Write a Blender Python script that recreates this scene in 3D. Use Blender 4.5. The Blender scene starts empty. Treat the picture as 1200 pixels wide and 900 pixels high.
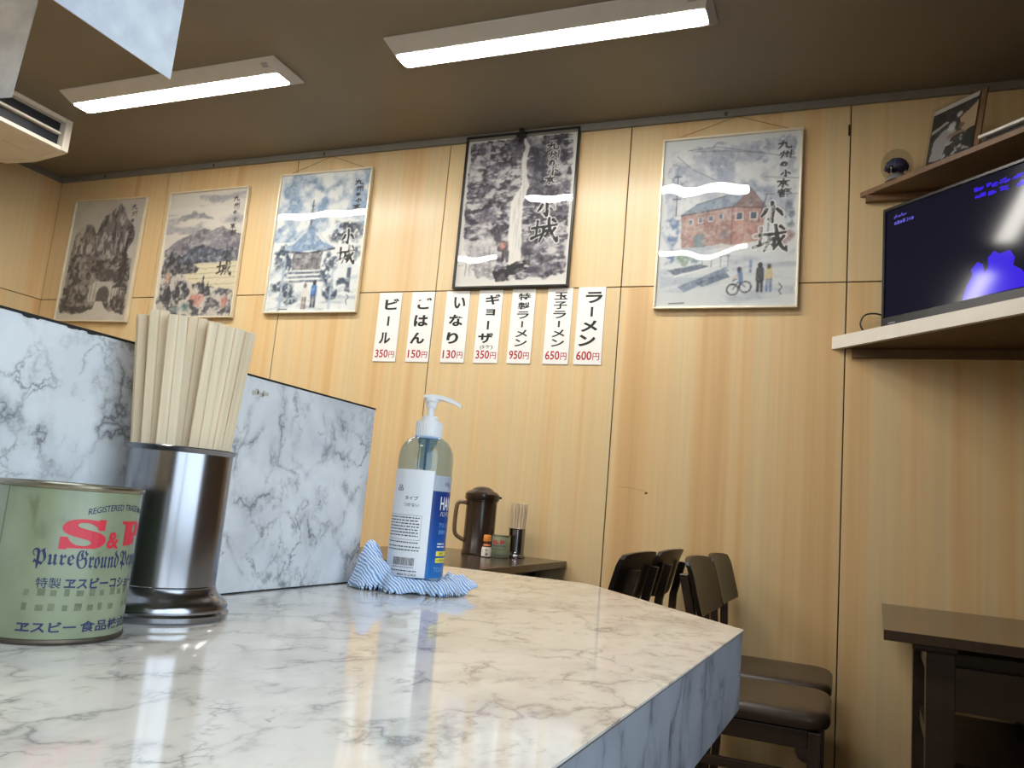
import bpy, bmesh, math, random
import numpy as np
from mathutils import Vector, Matrix

# ------------------------------------------------------------------ camera, light, exposure
sc = bpy.context.scene
C = sc.collection
H = 0.91                                   # eye height above the floor
YW = 3.3075                                # back wall
XL, XR, YF = -4.5046, 0.74, -1.9           # left wall, right wall, wall behind the camera
ZC = H + 1.7614                            # ceiling
yaw, pitch, roll, fpx = 0.3943, 0.1510, 0.0888, 943.02
_F = Vector((-math.sin(yaw) * math.cos(pitch), math.cos(yaw) * math.cos(pitch), math.sin(pitch)))
_r = Vector((math.cos(yaw), math.sin(yaw), 0)); _u = _r.cross(_F)
_r2 = math.cos(roll) * _r + math.sin(roll) * _u; _u2 = -math.sin(roll) * _r + math.cos(roll) * _u
cam = bpy.data.cameras.new('camera'); camo = bpy.data.objects.new('camera', cam); C.objects.link(camo)
cam.sensor_width = 36; cam.lens = fpx / 1200 * 36; cam.clip_start = 0.02
M4 = Matrix((_r2, _u2, -_F)).transposed().to_4x4(); M4.translation = (0, 0, H)
camo.matrix_world = M4
sc.camera = camo
w = bpy.data.worlds.new('world'); sc.world = w; w.use_nodes = True
w.node_tree.nodes['Background'].inputs[0].default_value = (.75, .87, 1, 1)
w.node_tree.nodes['Background'].inputs[1].default_value = 1.0
sc.view_settings.view_transform = 'Standard'; sc.view_settings.look = 'None'
sc.view_settings.gamma = 1; sc.view_settings.use_curve_mapping = False
sc.view_settings.exposure = 0.57
LAMP = 38.0                                # emission of the fluorescent bars
# daylight through the shop window in the right-hand wall, beside and behind the camera
WY0, WY1, WZ0, WZ1 = -1.45, 0.55, 0.75, 2.05
ld = bpy.data.lights.new('window_daylight', 'AREA'); ld.shape = 'RECTANGLE'; ld.size = WY1 - WY0; ld.size_y = WZ1 - WZ0
ld.energy = 20; ld.color = (.70, .85, 1)
lo = bpy.data.objects.new('window_daylight', ld); C.objects.link(lo)
lo.location = (XR + .16, (WY0 + WY1) / 2, (WZ0 + WZ1) / 2); lo.rotation_euler = (math.pi / 2, 0, math.pi / 2)

rnd = random.Random(7)
PI = math.pi

# ------------------------------------------------------------------ materials
def s2l(c):
    return tuple((x / 255 / 12.92) if x / 255 <= .04045 else ((x / 255 + .055) / 1.055) ** 2.4 for x in c)

def new_mat(name):
    m = bpy.data.materials.new(name); m.use_nodes = True
    nt = m.node_tree
    return m, nt, nt.nodes['Principled BSDF']

def N(nt, t, **kw):
    n = nt.nodes.new(t)
    for k, v in kw.items(): setattr(n, k, v)
    return n

def ramp(nt, stops):
    r = nt.nodes.new('ShaderNodeValToRGB')
    e = r.color_ramp.elements
    while len(e) < len(stops): e.new(.5)
    for i, (p, c) in enumerate(stops):
        e[i].position = p; e[i].color = (*c, 1) if len(c) == 3 else c
    return r

def coords(nt, scale=(1, 1, 1), kind='Object'):
    tc = N(nt, 'ShaderNodeTexCoord'); mp = N(nt, 'ShaderNodeMapping')
    mp.inputs['Scale'].default_value = scale
    nt.links.new(tc.outputs[kind], mp.inputs['Vector'])
    return mp.outputs['Vector']

def plain(name, rgb, rough=.5, metal=0, var=.12, scale=14, bump=0, spec=.5, coat=0, srgb=True):
    """base colour with a little procedural mottling"""
    m, nt, b = new_mat(name)
    c = s2l(rgb) if srgb else rgb
    n = N(nt, 'ShaderNodeTexNoise'); n.inputs['Scale'].default_value = scale; n.inputs['Detail'].default_value = 4
    nt.links.new(coords(nt), n.inputs['Vector'])
    r = ramp(nt, [(.3, tuple(x * (1 - var) for x in c)), (.7, tuple(min(1, x * (1 + var)) for x in c))])
    nt.links.new(n.outputs['Fac'], r.inputs['Fac']); nt.links.new(r.outputs['Color'], b.inputs['Base Color'])
    b.inputs['Roughness'].default_value = rough; b.inputs['Metallic'].default_value = metal
    b.inputs['Specular IOR Level'].default_value = spec; b.inputs['Coat Weight'].default_value = coat
    b.inputs['Coat Roughness'].default_value = .08
    if bump:
        bp = N(nt, 'ShaderNodeBump'); bp.inputs['Strength'].default_value = bump; bp.inputs['Distance'].default_value = .002
        nt.links.new(n.outputs['Fac'], bp.inputs['Height']); nt.links.new(bp.outputs['Normal'], b.inputs['Normal'])
    return m

def wood(name, stops, stretch=(7, 7, .18), rough=.32, grain=.25, spec=.5, fine=(60, 60, 1.2)):
    m, nt, b = new_mat(name)
    oi = N(nt, 'ShaderNodeObjectInfo')
    tc = N(nt, 'ShaderNodeTexCoord'); add = N(nt, 'ShaderNodeVectorMath', operation='MULTIPLY_ADD')
    add.inputs[1].default_value = (1, 1, 1)
    cb = N(nt, 'ShaderNodeCombineXYZ'); mu = N(nt, 'ShaderNodeMath', operation='MULTIPLY'); mu.inputs[1].default_value = 37
    nt.links.new(oi.outputs['Random'], mu.inputs[0])
    for i in range(3): nt.links.new(mu.outputs[0], cb.inputs[i])
    nt.links.new(tc.outputs['Object'], add.inputs[0]); nt.links.new(cb.outputs[0], add.inputs[2])
    def noise(sc_, det, dist):
        mp = N(nt, 'ShaderNodeMapping'); mp.inputs['Scale'].default_value = sc_
        nt.links.new(add.outputs[0], mp.inputs['Vector'])
        n = N(nt, 'ShaderNodeTexNoise'); n.inputs['Scale'].default_value = 1; n.inputs['Detail'].default_value = det
        n.inputs['Distortion'].default_value = dist
        nt.links.new(mp.outputs[0], n.inputs['Vector']); return n
    n1 = noise(stretch, 3, .3); n2 = noise(fine, 3, .1)
    r1 = ramp(nt, stops); nt.links.new(n1.outputs['Fac'], r1.inputs['Fac'])
    r2 = ramp(nt, [(.3, (1 - grain,) * 3), (.7, (1, 1, 1))]); nt.links.new(n2.outputs['Fac'], r2.inputs['Fac'])
    mx = N(nt, 'ShaderNodeMix', data_type='RGBA', blend_type='MULTIPLY'); mx.inputs[0].default_value = 1
    nt.links.new(r1.outputs[0], mx.inputs[6]); nt.links.new(r2.outputs[0], mx.inputs[7])
    nt.links.new(mx.outputs[2], b.inputs['Base Color'])
    b.inputs['Roughness'].default_value = rough; b.inputs['Specular IOR Level'].default_value = spec
    return m

def marble(name, base, cloud, dark, scale=9, rough=.07, stretch=(1, 1, 1), spec=.5, strength=.8):
    """printed marble: broken, cloudy veins round irregular cells"""
    m, nt, b = new_mat(name)
    v = coords(nt, stretch)
    def noise(s, d, dist=0, off=0):
        n = N(nt, 'ShaderNodeTexNoise'); n.inputs['Scale'].default_value = s; n.inputs['Detail'].default_value = d
        n.inputs['Distortion'].default_value = dist; n.inputs['Roughness'].default_value = .6
        mp = N(nt, 'ShaderNodeMapping'); mp.inputs['Location'].default_value = (off, off * .7, off * 1.3)
        nt.links.new(v, mp.inputs['Vector']); nt.links.new(mp.outputs[0], n.inputs['Vector'])
        return n
    wn = noise(scale * 1.6, 5, 0, 2.2)
    sb = N(nt, 'ShaderNodeVectorMath', operation='SUBTRACT'); sb.inputs[1].default_value = (.5, .5, .5)
    sca = N(nt, 'ShaderNodeVectorMath', operation='SCALE'); sca.inputs['Scale'].default_value = 1.25 / scale
    ad = N(nt, 'ShaderNodeVectorMath', operation='ADD')
    nt.links.new(wn.outputs['Color'], sb.inputs[0]); nt.links.new(sb.outputs[0], sca.inputs[0]); nt.links.new(v, ad.inputs[0]); nt.links.new(sca.outputs[0], ad.inputs[1])
    def cells(s, wdt, off):
        vo = N(nt, 'ShaderNodeTexVoronoi', feature='DISTANCE_TO_EDGE'); vo.inputs['Scale'].default_value = s
        mp = N(nt, 'ShaderNodeMapping'); mp.inputs['Location'].default_value = (off, off * 1.7, off * .6)
        nt.links.new(ad.outputs[0], mp.inputs['Vector']); nt.links.new(mp.outputs[0], vo.inputs['Vector'])
        r = ramp(nt, [(0, (1, 1, 1)), (wdt * .3, (.60, .60, .60)), (wdt, (.20, .20, .20)), (wdt * 2.6, (0, 0, 0))])
        nt.links.new(vo.outputs['Distance'], r.inputs['Fac']); return r.outputs[0]
    def patch(s, lo, hi, off):
        r = ramp(nt, [(lo, (0, 0, 0)), (hi, (1, 1, 1))]); nt.links.new(noise(s, 4, .3, off).outputs['Fac'], r.inputs['Fac']); return r.outputs[0]
    def op(kind, x, y):
        q = N(nt, 'ShaderNodeMix', data_type='RGBA', blend_type=kind); q.inputs[0].default_value = 1
        nt.links.new(x, q.inputs[6]); nt.links.new(y, q.inputs[7]); return q.outputs[2]
    f1 = op('MULTIPLY', cells(scale, .075, 0), patch(scale * 1.1, .43, .60, 5.3))
    f2 = op('MULTIPLY', cells(scale * 2.1, .06, 3.3), patch(scale * 1.5, .50, .66, 9.7))
    f = op('LIGHTEN', f1, f2)
    st = N(nt, 'ShaderNodeMix', data_type='RGBA', blend_type='MULTIPLY'); st.inputs[0].default_value = 1; st.inputs[7].default_value = (strength,) * 3 + (1,)
    nt.links.new(f, st.inputs[6])
    cl = ramp(nt, [(.45, s2l(base)), (.72, s2l(cloud))]); nt.links.new(noise(scale * .7, 4, .5, 1.7).outputs['Fac'], cl.inputs['Fac'])
    m1 = N(nt, 'ShaderNodeMix', data_type='RGBA'); m1.inputs[7].default_value = (*s2l(dark), 1)
    nt.links.new(st.outputs[2], m1.inputs[0]); nt.links.new(cl.outputs[0], m1.inputs[6])
    nt.links.new(m1.outputs[2], b.inputs['Base Color'])
    b.inputs['Roughness'].default_value = rough; b.inputs['Specular IOR Level'].default_value = spec
    return m

def clear(name, tint=(1, 1, 1), rough=.02, ior=1.47):
    m = bpy.data.materials.new(name); m.use_nodes = True; nt = m.node_tree; nt.nodes.clear()
    o = N(nt, 'ShaderNodeOutputMaterial'); mx = N(nt, 'ShaderNodeMixShader')
    t = N(nt, 'ShaderNodeBsdfTransparent'); t.inputs[0].default_value = (*tint, 1)
    g = N(nt, 'ShaderNodeBsdfGlossy'); g.inputs['Roughness'].default_value = rough; g.inputs[0].default_value = (1, 1, 1, 1)
    # Schlick reflectance, the same from both sides of the thin wall
    lw = N(nt, 'ShaderNodeLayerWeight'); pw = N(nt, 'ShaderNodeMath', operation='POWER'); pw.inputs[1].default_value = 5
    f0 = ((ior - 1) / (ior + 1)) ** 2; f = N(nt, 'ShaderNodeMath', operation='MULTIPLY_ADD'); f.inputs[1].default_value = .9 * (1 - f0); f.inputs[2].default_value = f0
    nt.links.new(lw.outputs['Facing'], pw.inputs[0]); nt.links.new(pw.outputs[0], f.inputs[0])
    nt.links.new(f.outputs[0], mx.inputs[0]); nt.links.new(t.outputs[0], mx.inputs[1]); nt.links.new(g.outputs[0], mx.inputs[2])
    nt.links.new(mx.outputs[0], o.inputs[0])
    return m

def emit(name, rgb, strength):
    m, nt, b = new_mat(name)
    b.inputs['Base Color'].default_value = (.8, .8, .8, 1)
    b.inputs['Emission Color'].default_value = (*rgb, 1); b.inputs['Emission Strength'].default_value = strength
    return m

MT = {}
MT['wall'] = wood('wall_veneer', [(.28, (.66, .43, .205)), (.38, (.735, .51, .255)), (.46, (.75, .555, .30)), (.54, (.725, .575, .335)), (.61, (.76, .58, .32)), (.74, (.68, .44, .21))], (8, 8, .09), .30, .08)
MT['groove'] = plain('groove_dark', (70, 48, 30), .8)
MT['ceiling'] = plain('ceiling_paint', (128, 119, 102), .55, var=.07, scale=2.2)
MT['rail'] = plain('picture_rail_grey', (128, 126, 120), .5, var=.05)
MT['floor'] = plain('floor_concrete', (96, 84, 72), .5, scale=5)
MT['plaster'] = plain('plaster', (200, 178, 140), .7, scale=4)
MT['counter'] = marble('counter_marble_laminate', (232, 228, 220), (210, 205, 198), (112, 108, 106), 15, .055, (1.25, .8, 1), .5, .72)
MT['fascia'] = marble('fascia_marble_laminate', (150, 154, 162), (128, 133, 143), (50, 54, 62), 12, .28, (1, 1, .72), .5, 1.0)
MT['partition'] = marble('partition_marble_laminate', (226, 227, 228), (200, 202, 206), (84, 86, 92), 15, .16, (1, 1, 1), .5, .82)
MT['black_edge'] = plain('black_edge', (28, 27, 28), .6)
MT['dark_wood'] = wood('dark_wood', [(.3, (.020, .012, .009)), (.7, (.045, .027, .019))], (2, 14, 14), .35, .3)
MT['dark_top'] = wood('dark_table_top', [(.3, (.040, .026, .018)), (.7, (.075, .050, .036))], (1.5, 16, 16), .20, .25)
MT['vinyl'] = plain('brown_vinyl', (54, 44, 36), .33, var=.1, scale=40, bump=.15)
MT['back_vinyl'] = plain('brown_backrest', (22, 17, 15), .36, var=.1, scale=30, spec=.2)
MT['steel'] = plain('stainless_steel', (146, 146, 150), .19, 1, .14, 12)
MT['hood'] = plain('smudged_steel_sheet', (226, 231, 247), .38, .05, .22, 22)
MT['tin'] = plain('tin_rim', (150, 142, 122), .32, 1, .2, 60)
MT['white_pl'] = plain('white_plastic', (236, 236, 236), .35, var=.03)
MT['ac_white'] = plain('cream_plastic', (228, 222, 210), .4, var=.04)
MT['black_pl'] = plain('black_plastic', (16, 16, 18), .35)
MT['ac_dark'] = plain('ac_outlet_dark', (26, 32, 44), .5)
MT['card'] = plain('white_card', (240, 241, 240), .35, var=.02)
MT['ink'] = plain('black_ink', (18, 18, 20), .5)
MT['red'] = plain('red_ink', (178, 34, 44), .5)
MT['alu'] = plain('pale_aluminium_frame', (226, 218, 196), .35, .3, .05)
MT['black_frame'] = plain('black_frame', (22, 21, 22), .3)
MT['string'] = plain('brown_string', (140, 108, 66), .9)
MT['navy'] = plain('navy_ink', (38, 44, 84), .5)
MT['canred'] = plain('can_red_ink', (196, 40, 58), .4)
MT['film'] = clear('clear_acrylic', (.97, .98, .98), .03, 1.50)
MT['glass'] = clear('window_glass', (.97, .98, .98), .01, 1.45)
MT['shelf_white'] = plain('white_shelf_edge', (226, 222, 214), .3, var=.03)
MT['shelf_wood'] = wood('brown_shelf', [(.3, (.17, .09, .045)), (.7, (.26, .15, .075))], (2, 2, 9), .45, .2)
MT['shelf_under'] = plain('shelf_underside', (110, 88, 60), .6)
MT['housing'] = plain('lamp_housing', (206, 203, 196), .45, var=.03)
MT['barlight'] = emit('lamp_bar_glow', (1, .955, .88), LAMP)

def stick_mat():
    return wood('chopstick_wood', [(.3, (.70, .54, .35)), (.7, (.85, .70, .49))], (60, 60, 3), .55, .18, .3, (300, 300, 5))
MT['stick'] = stick_mat()

# ------------------------------------------------------------------ mesh helpers
def mobj(name, bm, mat, parent=None, loc=None, smooth=False):
    me = bpy.data.meshes.new(name); bm.normal_update(); bm.to_mesh(me); bm.free()
    if mat is not None: me.materials.append(mat)
    if smooth:
        me.polygons.foreach_set('use_smooth', [True] * len(me.polygons))
        try: me.set_sharp_from_angle(angle=math.radians(38))
        except Exception: pass
    o = bpy.data.objects.new(name, me); C.objects.link(o)
    if parent: o.parent = parent
    if loc is not None: o.location = loc
    return o

def tag(o, label=None, cat=None, group=None, kind=None):
    if label: o['label'] = label
    if cat: o['category'] = cat
    if group: o['group'] = group
    if kind: o['kind'] = kind
    return o

def thing(name, loc, label, cat, group=None, rz=0):
    o = bpy.data.objects.new(name, None); C.objects.link(o); o.empty_display_size = .05
    o.location = loc; o.rotation_euler = (0, 0, rz)
    return tag(o, label, cat, group)

def box(bm, x0, x1, y0, y1, z0, z1, bev=0, seg=2, mtx=None):
    r = bmesh.ops.create_cube(bm, size=1)
    bmesh.ops.transform(bm, matrix=Matrix.Translation(((x0 + x1) / 2, (y0 + y1) / 2, (z0 + z1) / 2)) @ Matrix.Diagonal((x1 - x0, y1 - y0, z1 - z0, 1)), verts=r['verts'])
    vs = r['verts']
    if bev:
        es = list({e for v in vs for e in v.link_edges})
        q = bmesh.ops.bevel(bm, geom=es, offset=bev, segments=seg, profile=.6, affect='EDGES')
        vs = list({v for f in q['faces'] for v in f.verts} | {v for v in vs if v.is_valid})
    if mtx is not None: bmesh.ops.transform(bm, matrix=mtx, verts=[v for v in vs if v.is_valid])
    return vs

def bx(*a, **k):
    bm = bmesh.new(); box(bm, *a, **k); return bm

def lathe(prof, seg=48, cap0=True, cap1=True, bm=None, c=(0, 0)):
    bm = bm or bmesh.new(); rings = []
    for r, z in prof:
        rings.append([bm.verts.new((c[0] + r * math.cos(2 * PI * i / seg), c[1] + r * math.sin(2 * PI * i / seg), z)) for i in range(seg)])
    for a, b in zip(rings, rings[1:]):
        for i in range(seg):
            bm.faces.new((a[i], a[(i + 1) % seg], b[(i + 1) % seg], b[i]))
    if cap0: bm.faces.new(rings[0][::-1])
    if cap1: bm.faces.new(rings[-1])
    return bm

def prism(poly, z0, z1, bm=None):
    bm = bm or bmesh.new()
    a = [bm.verts.new((x, y, z0)) for x, y in poly]; b = [bm.verts.new((x, y, z1)) for x, y in poly]
    bm.faces.new(a[::-1]); bm.faces.new(b); n = len(poly)
    for i in range(n): bm.faces.new((a[i], a[(i + 1) % n], b[(i + 1) % n], b[i]))
    bmesh.ops.recalc_face_normals(bm, faces=bm.faces)
    return bm

def tube(pts, r, seg=10, bm=None, closed=False):
    bm = bm or bmesh.new(); P = [Vector(p) for p in pts]; rings = []
    rr = r if isinstance(r, (list, tuple)) else [r] * len(P)
    up = None
    for i, p in enumerate(P):
        t = (P[min(i + 1, len(P) - 1)] - P[max(i - 1, 0)]).normalized()
        if up is None: up = Vector((0, 0, 1)) if abs(t.z) < .9 else Vector((1, 0, 0))
        n = (up - t * up.dot(t)).normalized(); up = n; b = t.cross(n)
        rings.append([bm.verts.new(p + (n * math.cos(2 * PI * k / seg) + b * math.sin(2 * PI * k / seg)) * rr[i]) for k in range(seg)])
    for a, b in zip(rings, rings[1:]):
        for k in range(seg): bm.faces.new((a[k], a[(k + 1) % seg], b[(k + 1) % seg], b[k]))
    bm.faces.new(rings[0][::-1]); bm.faces.new(rings[-1])
    bmesh.ops.recalc_face_normals(bm, faces=bm.faces)
    return bm

def spline(pts, n=8):
    P = [Vector(p) for p in pts]; out = []
    for i in range(len(P) - 1):
        a, b, c, d = P[max(i - 1, 0)], P[i], P[i + 1], P[min(i + 2, len(P) - 1)]
        for k in range(n):
            t = k / n
            out.append(.5 * ((2 * b) + (c - a) * t + (2 * a - 5 * b + 4 * c - d) * t * t + (3 * b - a - 3 * c + d) * t ** 3))
    out.append(P[-1]); return out

# ------------------------------------------------------------------ lettering
_tc = bpy.data.curves.new('type', 'FONT'); _to = bpy.data.objects.new('type', _tc)
_cache = {}
def glyphs(s, bold=0.0, align='CENTER'):
    """flat lettering in unit em, returned as (verts, faces)"""
    k = (s, bold, align)
    if k in _cache: return _cache[k]
    if _to.name not in C.objects: C.objects.link(_to)
    _tc.body = s; _tc.offset = bold; _tc.align_x = align; _tc.resolution_u = 3
    dg = bpy.context.evaluated_depsgraph_get(); dg.update()
    me = bpy.data.meshes.new_from_object(_to.evaluated_get(dg))
    v = [tuple(q.co) for q in me.vertices]; f = [tuple(p.vertices) for p in me.polygons]
    bpy.data.meshes.remove(me); _cache[k] = (v, f); return v, f

def add_text(bm, s, cx, cy, w, h, bold=0.0, rot=0, fit=True, arch=0.0):
    """put lettering into bm in the local xy plane, its ink box centred at (cx, cy) and w x h in size"""
    v, f = glyphs(s, bold); A = np.array(v)[:, :2]
    if rot:
        c_, s_ = math.cos(rot), math.sin(rot); A = A @ np.array([[c_, s_], [-s_, c_]])
    mn, mx = A.min(0), A.max(0); d = np.maximum(mx - mn, 1e-6)
    sx = w / d[0] if w else h / d[1]; sy = h / d[1] if h else sx
    A = (A - (mn + mx) / 2) * (sx, sy)
    if arch: A[:, 1] -= arch * A[:, 0] ** 2
    A += (cx, cy)
    vs = [bm.verts.new((x, y, 0)) for x, y in A]
    for p in f:
        try: bm.faces.new([vs[i] for i in p])
        except ValueError: pass

def rect2(bm, x0, x1, y0, y1):
    bm.faces.new([bm.verts.new(p) for p in ((x0, y0, 0), (x1, y0, 0), (x1, y1, 0), (x0, y1, 0))])

def wrap(bm, r, phi0, step=.004):
    """bend a flat xy layout round a vertical cylinder: x -> arc length, y -> height"""
    bmesh.ops.triangulate(bm, faces=bm.faces)
    xs = [v.co.x for v in bm.verts]; x = min(xs) + step
    while x < max(xs):
        bmesh.ops.bisect_plane(bm, geom=bm.verts[:] + bm.edges[:] + bm.faces[:], plane_co=(x, 0, 0), plane_no=(1, 0, 0)); x += step
    for v in bm.verts:
        a = phi0 + v.co.x / r; v.co = Vector((r * math.cos(a), r * math.sin(a), v.co.y))
    return bm

def upright(bm, x, y, z, rz=0):
    """flat xy layout -> vertical print facing -y (rz=0)"""
    bmesh.ops.transform(bm, matrix=Matrix.Translation((x, y, z)) @ Matrix.Rotation(rz, 4, 'Z') @ Matrix.Rotation(PI / 2, 4, 'X'), verts=bm.verts)
    return bm

# ------------------------------------------------------------------ the room
def struct(o): o['kind'] = 'structure'; return o

struct(mobj('floor', bx(XL - .1, XR + .2, YF - .1, YW + .1, -.1, 0), MT['floor']))
struct(mobj('ceiling', bx(XL - .1, XR + .2, YF - .1, YW + .1, ZC, ZC + .1), MT['ceiling']))
ZS, ZT = H + .9865, H + 1.7281             # horizontal joint, lower edge of the picture rail
SEAM0, PW, G = -3.6337, .91, .0022         # first vertical joint, panel width, half joint width

wb = struct(mobj('wall_back', bx(XL - .1, XR + .2, YW + .006, YW + .1, 0, ZC), MT['groove']))
edges = [XL] + [SEAM0 + PW * k for k in range(0, 5)] + [XR]
def panel(parent, x0, x1, z0, z1):
    bm = bx(-(x1 - x0) / 2, (x1 - x0) / 2, 0, .0055, -(z1 - z0) / 2, (z1 - z0) / 2, bev=.0012, seg=1)
    return mobj('wall_panel', bm, MT['wall'], parent, ((x0 + x1) / 2, YW, (z0 + z1) / 2))
for a, b in zip(edges, edges[1:]):
    ga = 0 if a == XL else G
    panel(wb, a + ga, b - G, 0.0, ZS - G); panel(wb, a + ga, b - G, ZS + G, ZC)
wl = struct(mobj('wall_left', bx(XL - .1, XL - .006, YF - .1, YW + .006, 0, ZC), MT['groove']))
ys = [YW - 5.0, YW - 3.64, YW - 2.73, YW - 1.82, YW - .91, YW]
for a, b in zip(ys, ys[1:]):
    for z0, z1 in ((0, ZS - G), (ZS + G, ZC)):
        bm = bx(-.0055, 0, -(b - a) / 2 + G, (b - a) / 2 - (0 if b == YW else G), -(z1 - z0) / 2, (z1 - z0) / 2, bev=.0012, seg=1)
        mobj('wall_panel', bm, MT['wall'], wl, (XL, (a + b) / 2, (z0 + z1) / 2))
bm = bmesh.new()
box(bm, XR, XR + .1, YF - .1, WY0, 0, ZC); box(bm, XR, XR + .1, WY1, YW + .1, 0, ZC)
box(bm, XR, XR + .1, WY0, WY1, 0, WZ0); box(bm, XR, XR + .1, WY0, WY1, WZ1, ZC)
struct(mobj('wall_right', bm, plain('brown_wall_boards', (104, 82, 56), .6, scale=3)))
struct(mobj('wall_front', bx(XL - .1, XR + .2, YF - .1, YF, 0, ZC), MT['plaster']))
win = struct(thing('window_1', (XR + .05, (WY0 + WY1) / 2, WZ0), None, None))
bm = bmesh.new(); hw, hh = (WY1 - WY0) / 2, WZ1 - WZ0
for y0, y1, z0, z1 in ((-hw, hw, 0, .04), (-hw, hw, hh - .04, hh), (-hw, -hw + .04, 0, hh), (hw - .04, hw, 0, hh), (-.02, .02, 0, hh)):
    box(bm, -.03, .03, y0, y1, z0, z1)
mobj('window_frame', bm, MT['alu'], win)
for s in (-1, 1): mobj('pane', bx(-.002, .002, min(s * .02, s * (hw - .04)), max(s * .02, s * (hw - .04)), .04, hh - .04), MT['glass'], win)

# grey picture rail where the wall meets the ceiling, with its little hooks
tr = struct(mobj('trim_1', bx(XL, XR, YW - .018, YW, ZT, ZC, bev=.003), MT['rail']))
struct(mobj('trim_2', bx(XL, XL + .018, YF, YW - .018, ZT, ZC, bev=.003), MT['rail']))
for x in (-4.12, -3.29, -2.55, -.49):
    bm = bx(x - .006, x + .006, YW - .022, YW - .0175, ZT + .002, ZC - .012, bev=.002, seg=1)
    mobj('rail_hook', bm, plain('old_brass', (92, 84, 70), .5, .6), tr)

# ------------------------------------------------------------------ ceiling lamps
def ceiling_lamp(x0, y, label, sticker=True):
    L, W = 1.25, .215
    t = thing('ceiling_light', (x0 + L / 2, y, ZC), label, 'ceiling light', 'long white ceiling lamps')
    h = L / 2
    bm = bmesh.new()                       # tapered housing, wide at the ceiling
    lo_ = [(-h + .02, -W / 2 + .055), (h - .02, -W / 2 + .055), (h - .02, W / 2 - .055), (-h + .02, W / 2 - .055)]
    up_ = [(-h, -W / 2), (h, -W / 2), (h, W / 2), (-h, W / 2)]
    A = [bm.verts.new((a, b, 0)) for a, b in up_]; A2 = [bm.verts.new((a, b, -.006)) for a, b in up_]; B = [bm.verts.new((a, b, -.042)) for a, b in lo_]
    for P, Q in ((A, A2), (A2, B)):
        for i in range(4): bm.faces.new((P[i], P[(i + 1) % 4], Q[(i + 1) % 4], Q[i]))
    bm.faces.new(A); bm.faces.new(B)
    bmesh.ops.recalc_face_normals(bm, faces=bm.faces)
    mobj('housing', bm, MT['housing'], t)
    bm = bmesh.new(); prof = []
    hb, wb_ = h - .022, .048               # glowing bar with a rounded belly and rounded ends
    nseg = 12; xs = [-hb, -hb + .006, -hb + .02, hb - .02, hb - .006, hb]; sc_ = [.55, .85, 1, 1, .85, .55]
    rings = []
    for x, s in zip(xs, sc_):
        rings.append([bm.verts.new((x, wb_ * s ** .3 * math.cos(PI * k / nseg), -.040 - .008 * s * math.sin(PI * k / nseg) ** .8)) for k in range(nseg + 1)])
    for a, b in zip(rings, rings[1:]):
        for k in range(nseg): bm.faces.new((a[k], a[k + 1], b[k + 1], b[k]))
    bm.faces.new(rings[0]); bm.faces.new(rings[-1][::-1])
    for a, b in zip(rings, rings[1:]): bm.faces.new((a[0], b[0], b[-1], a[-1]))
    bmesh.ops.recalc_face_normals(bm, faces=bm.faces)
    mobj('light_bar', bm, MT['barlight'], t, smooth=True)
    if sticker:
        bm = bx(h - .075, h - .045, -W / 2 + .012, -W / 2 + .035, -.0225, -.0205)
        bmesh.ops.rotate(bm, cent=(h - .06, -W / 2 + .0235, -.0215), matrix=Matrix.Rotation(math.radians(-33), 3, 'X'), verts=bm.verts)
        mobj('rating_sticker', bm, plain('grey_sticker', (160, 158, 160), .5), t)
    return t
LX1, LX2 = -3.47, -1.69
ceiling_lamp(LX1, 2.557, 'lit white ceiling lamp on the left, near the air conditioner')
ceiling_lamp(LX2, 2.557, 'lit white ceiling lamp above the framed waterfall and warehouse posters')
ceiling_lamp(LX1, 1.585, 'lit white ceiling lamp over the kitchen, seen only reflected in the waterfall poster')
ceiling_lamp(LX1, -.40, 'added white fill lamp on the ceiling, unseen behind the viewer, kitchen side')  # added out of view as fill from behind, brightens the hood skirts
ceiling_lamp(LX2, -.40, 'added white fill lamp on the ceiling, unseen behind the viewer, counter side')  # second added fill lamp, brightens the counter from behind
ceiling_lamp(LX2, 1.585, 'lit white ceiling lamp over the counter end, seen only reflected in the warehouse poster')

# ------------------------------------------------------------------ ceiling air conditioner
ac = thing('air_conditioner', (-3.715, 2.723, ZC), 'cream ceiling-hung air conditioner with a dark louvred outlet', 'air conditioner')
AL, AD, AH = 1.15, .68, .175               # length towards -y, depth towards -x, height
bm = bmesh.new(); prof = [(0, -.018), (0, -AH + .004), (-.02, -AH), (-.22, -AH - .022), (-.45, -AH - .012), (-AD, -AH + .055), (-AD, 0), (-.12, 0), (-.12, -.018)]
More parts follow.
